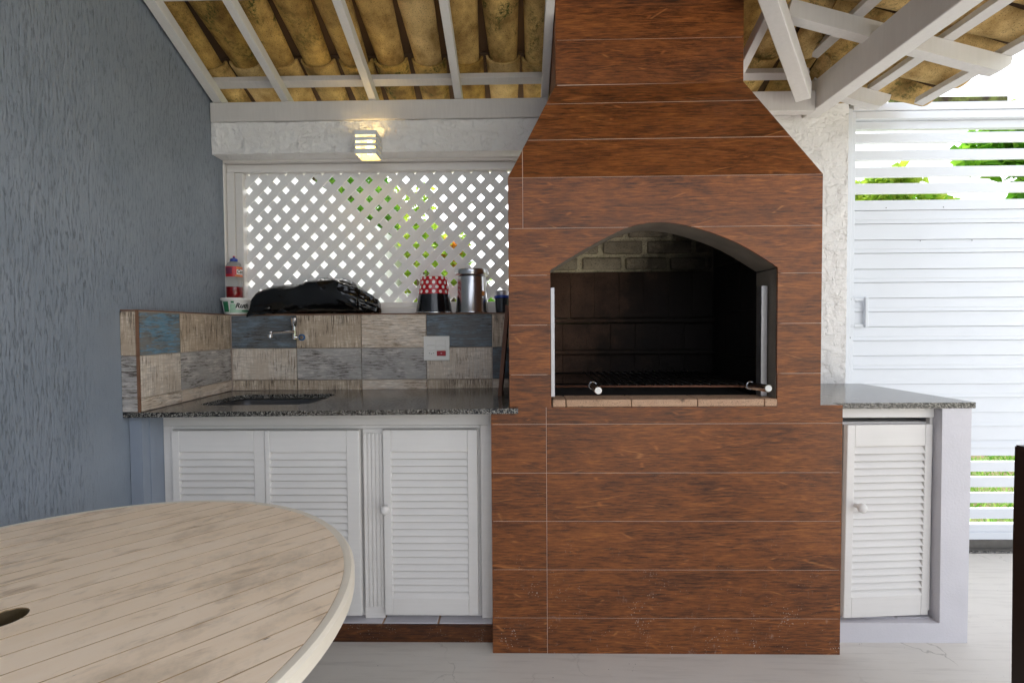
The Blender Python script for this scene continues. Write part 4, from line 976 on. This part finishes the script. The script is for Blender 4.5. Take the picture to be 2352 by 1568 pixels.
# black rubbish bag
def bag():
    NU, NV = 150, 88; V = []; F = []
    sil = [(-1.366, 1.340), (-1.352, 1.385), (-1.325, 1.424), (-1.285, 1.443), (-1.235, 1.456), (-1.12, 1.461), (-1.06, 1.478), (-1.00, 1.491), (-.94, 1.494), (-.89, 1.492), (-.85, 1.474), (-.806, 1.441), (-.775, 1.418), (-.757, 1.405), (-.735, 1.392), (-.713, 1.368), (-.706, 1.345)]
    xs_ = np.array([p[0] for p in sil]); zs = np.array([p[1] for p in sil])
    for i in range(NU + 1):
        u = i / NU; x = xs_[0] + (xs_[-1] - xs_[0]) * (u - math.sin(2 * math.pi * u) / (2 * math.pi) * .55)
        top = float(np.interp(x, xs_, zs)); e_ = max(0.0, math.sin(math.pi * min(1, max(0, (x - xs_[0]) / (xs_[-1] - xs_[0])))))
        bot = ZL + .003 + (.018 if u in (0, 1) else 0); hz = (top - bot) / 2; cz = (top + bot) / 2
        dy_ = .082 * e_ ** .32 + .004
        if x > -.80: dy_ *= .8
        if u in (0, 1): hz *= .15; dy_ *= .15
        for j in range(NV):
            a = 2 * math.pi * j / NV; ca, sa = math.cos(a), math.sin(a)
            y = 2.445 - .012 + dy_ * math.copysign(abs(ca) ** .8, ca); z = cz + hz * math.copysign(abs(sa) ** .75, sa)
            p = Vector((x, y, z)); right = max(0, (x + .93) / .22)
            q = Vector((x * 9, y * 9, z * 9)); n1 = 1 - abs(mnoise.noise(q + Vector((3, 1, 7)))) * 2
            q2 = Vector((x * 10 + z * 12, y * 12, z * 22 + x * 9)); n2 = (1 - abs(mnoise.noise(q2)) * 2) ** 3 if abs(mnoise.noise(q2)) < .5 else 0
            q3 = Vector((x * 46, y * 46, z * 46)); n3 = mnoise.noise(q3)
            dsp = .004 * n1 + (.0045 + .012 * min(1, right)) * n2 * (1 if right > 0 or n1 > .55 else .25) + (.0004 + .006 * min(1, right)) * n3 - .004
            nrm = Vector((0, ca, sa))
            p += nrm * dsp + Vector((.004 * n3 * min(1, right), 0, 0))
            if z < 1.345 and x < -1.24 and sa < 0 and ca < .2:     # droop over the ledge at the front left
                p.z -= .030 * min(1, (-1.24 - x) / .05) * max(0, -ca) ; p.y -= .030 * max(0, -ca)
            if p.y > 2.398 and p.z < ZL + .002: p.z = ZL + .002
            V.append(p)
    for i in range(NU):
        for j in range(NV): a = i * NV + j; b = i * NV + (j + 1) % NV; F.append((a, b, b + NV, a + NV))
    F.append(tuple(range(NV))[::-1]); F.append(tuple(range(NU * NV, (NU + 1) * NV)))
    o = from_np('rubbish_bag', [tuple(v) for v in V], F, 'bag', None, True)
    # origin at base
    c = Vector((-1.03, 2.44, ZL)); o.data.transform(Matrix.Translation(-c)); o.location = c
    return o
tag(bag(), 'crumpled shiny black plastic rubbish bag lying on the ledge', 'bag')
# polka-dot bucket, upside down
pc = (-.4405, 2.468)
PB = thing('polka_dot_bucket', (*pc, ZL), 'upturned bucket, red with white dots above a black band', 'bucket')
hz_ = .182; zsp = 1.4085
def duv(u, z): return (u * 14, (z - zsp) / .0232)
prof = [(.0925, ZL), (.0945, ZL + .0015), (.0945, ZL + .006), (.0915, ZL + .008)]
prof += [(.0915 - (.0915 - .0685) * t, ZL + .008 + (hz_ - .012) * t) for t in np.linspace(.05, 1, 14)] + [(.066, ZL + hz_)]
dcam, rcam = facing(pc); a0 = math.atan2(dcam.y, dcam.x)
m = MB(); m.lathe(prof, pc, 60, uvf=duv, a0=a0 + .2); build(m, 'body', 'dots', PB, smooth=40)
m = MB(); m.lathe([(.0925, ZL + .0005), (.0962, ZL + .001), (.0962, ZL + .0045), (.0945, ZL + .0055)], pc, 60); build(m, 'rim', 'steel', PB, smooth=30)
m = MB(); m.lathe([(.0662, ZL + hz_), (.0655, ZL + hz_ + .0015), (0, ZL + hz_ - .001)], pc, 60); build(m, 'base', 'plastic_red', PB, smooth=30)
# steel canister
kc = (-.2465, 2.470)
KC = thing('steel_canister', (*kc, ZL), 'polished steel canister with wide flat lid next to the spotted bucket', 'canister')
m = MB(); m.lathe([(0, ZL), (.0825, ZL), (.0845, ZL + .002), (.0845, ZL + .006), (.0825, ZL + .009), (.0725, ZL + .182), (0, ZL + .182)], kc, 64); build(m, 'body', 'steel', KC, smooth=35)
m = MB(); m.lathe([(.070, ZL + .1825), (.079, ZL + .186), (.0855, ZL + .1895), (.0868, ZL + .192), (.0868, ZL + .216), (.0855, ZL + .2185), (.070, ZL + .2165), (0, ZL + .2165)], kc, 64); build(m, 'lid', 'steel', KC, smooth=35)
patch(kc, lambda z: .0845 - (z - ZL - .009) / .173 * .010, .70, .95, ZL + .085, ZL + .108, 'sticker', 'label_yellow', KC)
# small container with blue lid
nc = (-.092, 2.468)
SC = thing('food_container', (*nc, ZL), 'small dark plastic container with blue lid tucked against the chimney', 'container')
m = MB(); m.lathe([(0, ZL), (.030, ZL), (.033, ZL + .002), (.0385, ZL + .075), (0, ZL + .075)], nc, 36); build(m, 'cup', 'dark_cont', SC, smooth=40)
m = MB(); m.lathe([(.0395, ZL + .074), (.041, ZL + .0755), (.041, ZL + .085), (.037, ZL + .088), (0, ZL + .088)], nc, 36); build(m, 'lid', 'blue_cap', SC, smooth=40)
m = MB(); m.lathe([(0, ZL + .0882), (.033, ZL + .0882), (.034, ZL + .105), (.030, ZL + .112), (.010, ZL + .1165), (0, ZL + .1165)], nc, 36); build(m, 'upper_cup', 'steel_dull', SC, smooth=40)
# cutting board leaning against the barbecue
m = MB(); m.bar((-.098, 2.10, .9405), (-.0585, 2.10, 1.335), .0, .0) if False else None
P = [(-.100, .9405), (-.084, .9385), (-.0475, 1.333), (-.0635, 1.335)]
m.prism(P, 2.09, 2.33); tag(build(m, 'cutting_board', 'board', loc=(-.09, 2.2, .94)), 'brown wooden board leaning on edge against the barbecue side', 'board')
# tap
TP = thing('wall_tap', (-1.12, 2.40, 1.2), 'chrome wall tap with swivel spout above the sink', 'tap')
m = MB(); m.tube([(-1.104, 2.3995, 1.196), (-1.104, 2.36, 1.196)], .0105, 16); m.tube([(-1.113, 2.36, 1.1865), (-1.113, 2.36, 1.250)], [.0115, .0115], 20); m.tube([(-1.104, 2.362, 1.196), (-1.113, 2.355, 1.198)], .0105, 16); tb = build(m, 'body', 'chrome', TP, smooth=40)
m = MB(); m.tube([(-1.1125, 2.358, 1.2505), (-1.1115, 2.358, 1.256), (-1.1100, 2.357, 1.291)], [.012, .0165, .0195], 20); build(m, 'handle', 'chrome', TP, smooth=40)
m = MB(); m.tube([(-1.113, 2.345, 1.223), (-1.125, 2.31, 1.2235), (-1.148, 2.215, 1.222), (-1.151, 2.205, 1.219), (-1.152, 2.202, 1.212), (-1.152, 2.202, 1.1985)], [.0095, .008, .0075, .0085, .0100, .0102], 16); build(m, 'spout', 'chrome', TP, smooth=40)
m = MB(); m.lathe([(.0145, 0), (.0165, .001), (.0165, .006), (.0145, .007)], (0, 0), 24); m.lathe([(.0105, .0065), (.0145, .007)], (0, 0), 24)
for v in m.bm.verts: v.co = Vector((-1.093 + v.co.x, 2.3995 - v.co.z * 1.6, 1.1955 + v.co.y))
build(m, 'collar', 'hose_blue', TP, smooth=40)
# socket plate
OP = thing('socket_plate', (-.417, 2.40, 1.075), 'white switch and socket plate with one red module on the patchwork tiles', 'socket')
part('plate', 'plastic_white', OP, (-.4818, -.3529, 2.3915, 2.3992, 1.0756, 1.1975), bev=.002)
for z0 in (1.1525, 1.1265):
    for x0 in (-.4655, -.4165): part('switch', 'plastic_white', OP, (x0, x0 + .0455, 2.3890, 2.3920, z0, z0 + .0235), bev=.0012)
so_ = part('socket', 'plastic_white', OP, (-.4655, -.4200, 2.3900, 2.3920, 1.1000, 1.1235), bev=.001)
for k, dz in ((-1, .001), (0, -.0018), (1, .001)):
    m = MB(); m.lathe([(0, 0), (.0021, 0), (.0021, .001), (0, .001)], (0, 0), 10)
    for v in m.bm.verts: v.co = Vector((-.4428 + k * .0098 + v.co.x, 2.3899 - v.co.z, 1.1118 + dz + v.co.y))
    build(m, 'pin_hole', 'black_ink', so_)
rm = part('red_module', 'plastic_red', OP, (-.4160, -.3710, 2.3885, 2.3920, 1.0990, 1.1240), bev=.0015)
part('symbol', 'plastic_white', rm, (-.3970, -.3900, 2.3878, 2.3884, 1.1105, 1.1130), bev=0)

# ------------------------------------------------------------------ round table
TC = Vector((-.852, .766, 0)); TR, TZ, TH = .548, .765, R(45)
TT = thing('round_table', TC, 'round pale wooden plank table with bleached rim and parasol hole', 'table')
du = Vector((math.cos(TH), math.sin(TH), 0)); dv = Vector((-math.sin(TH), math.cos(TH), 0)); ri = TR - .020; sp = .0563
k0 = -int(ri / sp) - 1
def chord(v): return math.sqrt(max(0, ri * ri - v * v))
for k in range(k0, -k0 + 1):
    v0, v1 = (k - .38) * sp + .0007, (k + .62) * sp - .0007
    v0, v1 = max(v0, -ri + .0005), min(v1, ri - .0005)
    if v1 - v0 < .006: continue
    vs_ = np.linspace(v0, v1, 7); segs = []
    hr = .030                       # parasol hole
    right = [(chord(v), v) for v in vs_]; left = [(-chord(v), v) for v in vs_[::-1]]
    if v1 < -hr or v0 > hr: segs = [right + left]
    else:
        vs2 = np.linspace(v0, v1, 15); h_ = [math.sqrt(max(0, hr * hr - v * v)) for v in vs2]
        segs = [[(chord(v), v) for v in vs2] + [(h, v) for h, v in zip(h_[::-1], vs2[::-1])], [(-h, v) for h, v in zip(h_, vs2)] + [(-chord(v), v) for v in vs2[::-1]]]
        if v0 < -hr or v1 > hr:
            lo, hi_ = max(v0, -hr), min(v1, hr)
            arc = [(math.sqrt(max(0, hr * hr - v * v)), v) for v in np.linspace(lo, hi_, 15)]
            if v0 >= -hr: segs = [[(chord(v0), v0)] + right[1:] + left[:-1] + [(-chord(v0), v0), (-arc[0][0], v0)] + [(-h, v) for h, v in arc[1:]] + [(h, v) for h, v in arc[::-1]]]
            else: segs = [right[:-1] + [(chord(v1), v1), (arc[-1][0], v1)] + [(h, v) for h, v in arc[::-1][1:]] + [(-h, v) for h, v in arc] + [(-chord(v1), v1)] + left[1:]]
    for sg in segs:
        m = MB(); pts = []
        for u_, v_ in sg:
            if not pts or math.dist(pts[-1], (u_, v_)) > 1e-5: pts.append((u_, v_))
        if math.dist(pts[0], pts[-1]) < 1e-5: pts.pop()
        m.prism(pts, TZ - .022, TZ, 'z')
        top = [f for f in m.bm.faces if all(v.co.z > TZ - .001 for v in f.verts)]
        es = [e for f in top for e in f.edges if abs((e.verts[0].co - e.verts[1].co).normalized().y) < .05]
        bmesh.ops.bevel(m.bm, geom=es, offset=.0008, segments=1, affect='EDGES')
        o = build(m, 'plank', 'table', None, loc=(0, 0, 0)); o.data.materials.append(MT['groove'])
        for pg in o.data.polygons:
            if pg.normal.z < .9: pg.material_index = 1
        o.parent = TT; o.location = (0, 0, 0); o.rotation_euler = (0, 0, TH)
m = MB(); m.lathe([(ri + .0004, TZ - .024), (ri + .0004, TZ - .0008), (ri + .004, TZ + .0002), (TR - .006, TZ - .0002), (TR, TZ - .006), (TR, TZ - .030), (TR - .004, TZ - .034), (ri, TZ - .034), (ri, TZ - .026), (ri + .0004, TZ - .024)], (TC.x, TC.y), 128); build(m, 'rim', 'table_rim', TT, smooth=40)
m = MB(); m.lathe([(.034, TZ - .0225), (.53, TZ - .0225), (.53, TZ - .032), (.034, TZ - .032), (.034, TZ - .0225)], (TC.x, TC.y), 64); build(m, 'under_panel', 'board', TT)
m = MB(); m.lathe([(.0298, TZ - .0015), (.0285, TZ - .0025), (.0285, TZ - .20), (0, TZ - .20)], (TC.x, TC.y), 32); build(m, 'parasol_sleeve', 'sleeve', TT)
for k in range(4):
    a = TH + k * math.pi / 2 + .4; m = MB(); p = TC + Vector((math.cos(a), math.sin(a), 0)) * .34
    q = TC + Vector((math.cos(a), math.sin(a), 0)) * .38
    m.bar((p.x, p.y, TZ - .0325), (q.x, q.y, 0), .055, .055, (math.cos(a + 1.57), math.sin(a + 1.57), 0), .004, .045, .045); build(m, 'leg', 'table_rim', TT)
for k in range(2):
    a = TH + k * math.pi / 2 + .4; m = MB(); e_ = Vector((math.cos(a), math.sin(a), 0)); p, q = TC + e_ * .34, TC - e_ * .34; zc_ = .30 + .05 * k
    m.bar((p.x, p.y, zc_), (q.x, q.y, zc_), .04, .045, bev=.003); build(m, 'stretcher', 'table_rim', TT)

# ------------------------------------------------------------------ chair at the right edge
CHR = thing('dining_chair', (1.26, .78, 0), 'dark stained wooden dining chair standing near the gate', 'chair')
for xl in (1.027, 1.455):
    m = MB(); 
    pts = [(xl + .031, 1.0, 0), (xl + .029, 1.0, .45), (xl + .025, 1.0, .80), (xl + .022, 1.0, .985)]
    m.prism([(p[0] - .023, p[2]) for p in pts] + [(p[0] + .023, p[2]) for p in pts[::-1]], .983, 1.017); bmesh.ops.bevel(m.bm, geom=[e for e in m.bm.edges], offset=.003, segments=2, affect='EDGES')
    build(m, 'back_post', 'chair', CHR)
m = MB(); 
for z in (.93, .78, .63): m.bar((1.074, 1.00, z), (1.456, 1.00, z), .05, .018, (0, 1, 0), .003) if z != .93 else m.bar((1.074, 1.00, z), (1.456, 1.00, z), .018, .085, (0, 0, 1), .004)
build(m, 'backrest', 'chair', CHR)
part('seat', 'chair', CHR, (1.03, 1.478, .55, .98, .445, .472), bev=.006)
for xl in (1.04, 1.43): part('leg', 'chair', CHR, (xl, xl + .038, .56, .598, 0, .4445), bev=.003)
part('apron', 'chair', CHR, (1.0785, 1.4295, .57, .590, .385, .4445), (1.045, 1.063, .5985, .955, .385, .4445), (1.445, 1.463, .5985, .955, .385, .4445), bev=.002)

# ------------------------------------------------------------------ garden
def leaves(cs, n, size, spread, name, mat, parent, droop=.2, aspect=.5, seed=1):
    """n folded leaf faces scattered in ellipsoidal clumps cs = [(x,y,z,rx,ry,rz), ...]"""
    r_ = np.random.default_rng(seed); V = []; F = []
    cs = np.array(cs); idx = r_.integers(0, len(cs), n)
    d = r_.normal(size=(n, 3)); d /= np.linalg.norm(d, axis=1)[:, None]; rad = r_.random(n) ** .45
    P = cs[idx, :3] + d * rad[:, None] * cs[idx, 3:6]
    for p in P:
        s_ = size * r_.uniform(.55, 1.25); a = r_.uniform(0, 2 * math.pi); t = r_.uniform(-.9, .5) - droop
        u = np.array([math.cos(a) * math.cos(t), math.sin(a) * math.cos(t), math.sin(t)]); b = r_.normal(size=3); v = np.cross(u, b); v /= np.linalg.norm(v); n_ = np.cross(u, v)
        i = len(V); wv_ = s_ * aspect
        V += [p, p + u * s_ * .45 + v * wv_ * .5 + n_ * s_ * .08, p + u * s_, p + u * s_ * .45 - v * wv_ * .5 + n_ * s_ * .08]; F += [(i, i + 1, i + 2), (i, i + 2, i + 3)]
    return from_np(name, V, F, mat, parent)
def tree(name, base, top, clumps, n, size, mat, label, cat, group, seed, r0=.07, asp=.5):
    t = thing(name, base, label, cat, group); b, e_ = Vector(base), Vector(top); m = MB()
    mid = b.lerp(e_, .5) + Vector((.06, -.04, 0)); m.tube([b - Vector((0, 0, .05)), mid, e_], [r0, r0 * .75, r0 * .4], 8); build(m, 'trunk', 'bark', t, smooth=True)
    m = MB()
    for c in clumps: m.tube([mid.lerp(e_, .5), (mid.lerp(e_, .6) + Vector(c[:3])) / 2 + Vector((0, 0, .06)), Vector(c[:3])], [r0 * .4, r0 * .28, r0 * .12], 6)
    build(m, 'limbs', 'bark', t, smooth=True)
    leaves(clumps, n, size, 1, 'crown', mat, t, seed=seed, aspect=asp); return t
def clumps(c, r_, n, seed, k=.5):
    q = np.random.default_rng(seed); out = []
    for _ in range(n):
        d = q.normal(size=3); d /= np.linalg.norm(d); d *= q.random() ** .5
        out.append((c[0] + d[0] * r_[0], c[1] + d[1] * r_[1], c[2] + d[2] * r_[2], r_[0] * k * q.uniform(.6, 1.1), r_[1] * k * q.uniform(.6, 1.1), r_[2] * k * q.uniform(.6, 1.1)))
    return out
gr = 'trees behind the garden wall'
G0 = -.06
tree('garden_tree', (-2.5, 5.4, G0), (-2.4, 5.5, 2.7), clumps((-2.35, 5.5, 3.1), (.55, .8, .7), 12, 3), 2600, .13, 'leaf', 'bushy bright green tree, closest to the lattice behind the white garden wall', 'tree', gr, 11)
tree('garden_tree', (-2.6, 7.4, G0), (-2.5, 7.4, 3.0), clumps((-2.45, 7.5, 3.3), (.7, .9, .95), 14, 4), 3200, .14, 'leaf_dark', 'dark green tree behind the white garden wall', 'tree', gr, 12)
tree('garden_tree', (-2.6, 9.9, G0), (-2.5, 9.8, 2.9), clumps((-2.4, 9.9, 3.2), (.8, 1.0, 1.0), 14, 5), 3200, .16, 'leaf_yellow', 'yellow-green tree rising behind the white garden wall', 'tree', gr, 13)
tree('garden_tree', (-2.6, 12.6, G0), (-2.5, 12.5, 2.6), clumps((-2.3, 12.6, 2.9), (.9, 1.0, 1.0), 12, 6), 2600, .18, 'leaf', 'fresh green tree behind the far end of the white garden wall', 'tree', gr, 14)
FS = tree('flowering_shrub', (-1.25, 8.4, G0), (-1.2, 8.4, 2.0), clumps((-1.2, 8.4, 2.35), (.34, .5, .65), 12, 7, .45), 2400, .12, 'leaf_yellow', 'tall shrub with orange flowers in front of the garden wall', 'shrub', None, 15, .04)
leaves(clumps((-1.15, 8.1, 2.62), (.30, .3, .35), 14, 8, .3), 420, .12, 1, 'flowers', 'flower', FS, seed=21, aspect=.8)
tree('tall_shrub', (-1.38, 6.5, G0), (-1.36, 6.5, 1.9), clumps((-1.32, 6.6, 2.25), (.30, .6, .55), 14, 51, .45), 2600, .11, 'leaf_yellow', 'slender yellow-green shrub growing against the white garden wall', 'shrub', None, 52, .035)
tree('low_shrub', (-.9, 9.6, G0), (-.9, 9.6, 1.3), clumps((-.9, 9.6, 1.7), (.6, .5, .55), 12, 9, .45), 1800, .13, 'leaf', 'low green shrub at the foot of the flowering shrub', 'shrub', None, 16, .035)
def palm(name, base, h, n, ln, label, seed, group):
    t = thing(name, base, label, 'plant', group); b = Vector(base); m = MB(); m.tube([b - Vector((0, 0, .05)), b + Vector((.02, 0, h))], [.03, .02], 7); build(m, 'stem', 'bark', t, smooth=True)
    q = np.random.default_rng(seed); V = []; F = []
    for k in range(n):
        a = q.uniform(0, 6.28); el = q.uniform(.2, 1.25); L = ln * q.uniform(.7, 1.1); d = np.array([math.cos(a), math.sin(a), 0]); sd_ = np.array([-d[1], d[0], 0]); i = len(V); p0 = np.array([b.x, b.y, b.z + h])
        for j in range(6):
            s_ = j / 5; p = p0 + d * L * s_ * math.cos(el) * (1 + .2 * s_) + np.array([0, 0, L * (s_ * math.sin(el) - .45 * s_ * s_)]); wv_ = .024 * math.sin(math.pi * (.12 + .88 * s_)) + .002
            V += [p + sd_ * wv_, p - sd_ * wv_]
        for j in range(5): F.append((i + 2 * j, i + 2 * j + 1, i + 2 * j + 3, i + 2 * j + 2))
    from_np('fronds', V, F, 'leaf', t); return t
palm('spiky_plant', (-.62, 7.9, G0), 1.35, 46, .95, 'spiky narrow-leaved plant growing next to the orange-flowering shrub', 31, 'spiky plants beyond the lattice')
palm('spiky_plant', (-.22, 8.6, G0), 1.25, 46, .95, 'middle one of the three spiky narrow-leaved plants in the garden', 32, 'spiky plants beyond the lattice')
palm('spiky_plant', (.25, 8.9, G0), 1.15, 40, .9, 'spiky narrow-leaved plant of the garden furthest from the white wall', 33, 'spiky plants beyond the lattice')
# greenery seen above the gate panel
tree('ivy_leaved_tree', (6.9, 6.2, G0), (6.8, 6.2, 3.0), clumps((6.75, 6.1, 3.4), (.95, .5, .85), 20, 41, .45), 3600, .20, 'leaf', 'broad-leaved green tree standing beyond the gate', 'tree', None, 42, .09, .8)
tree('hedge_bush', (5.0, 7.0, G0), (5.0, 7.0, 2.2), clumps((5.15, 7.0, 2.85), (.8, .4, .55), 20, 43, .36), 2600, .13, 'leaf_yellow', 'yellow-green bush beyond the gate close to the pillar', 'bush', None, 44, .05, .7)
tree('hedge_bush', (6.2, 8.0, G0), (6.2, 8.0, 2.4), clumps((6.1, 8.0, 2.95), (.95, .4, .48), 14, 45, .4), 1500, .14, 'leaf', 'fresh green bush beyond the gate next to the broad-leaved tree', 'bush', None, 46, .05, .7)
# lawn
n = 15000; V = []; F = []; q = np.random.default_rng(5)
X = q.uniform(1.9, 7.5, n); Y = 2.86 + q.random(n) ** 1.4 * 5.5
for x, y in zip(X, Y):
    if mnoise.noise(Vector((x * 1.3, y * 2.1, 0))) < -.12: 
        if q.random() < .75: continue
    h = q.uniform(.05, .12); a = q.uniform(0, 6.28); b = q.uniform(0, 6.28); wv_ = q.uniform(.004, .008); i = len(V); ln_ = q.uniform(.02, .09)
    V += [(x - wv_ * math.cos(a), y - wv_ * math.sin(a), G0), (x + wv_ * math.cos(a), y + wv_ * math.sin(a), G0), (x + ln_ * math.cos(b), y + ln_ * math.sin(b), G0 + h)]; F.append((i, i + 1, i + 2))
gs = from_np('grass', V, F, 'grass'); gs['kind'] = 'stuff'; gs['label'] = 'patchy green lawn beyond the gate'; gs['category'] = 'grass'
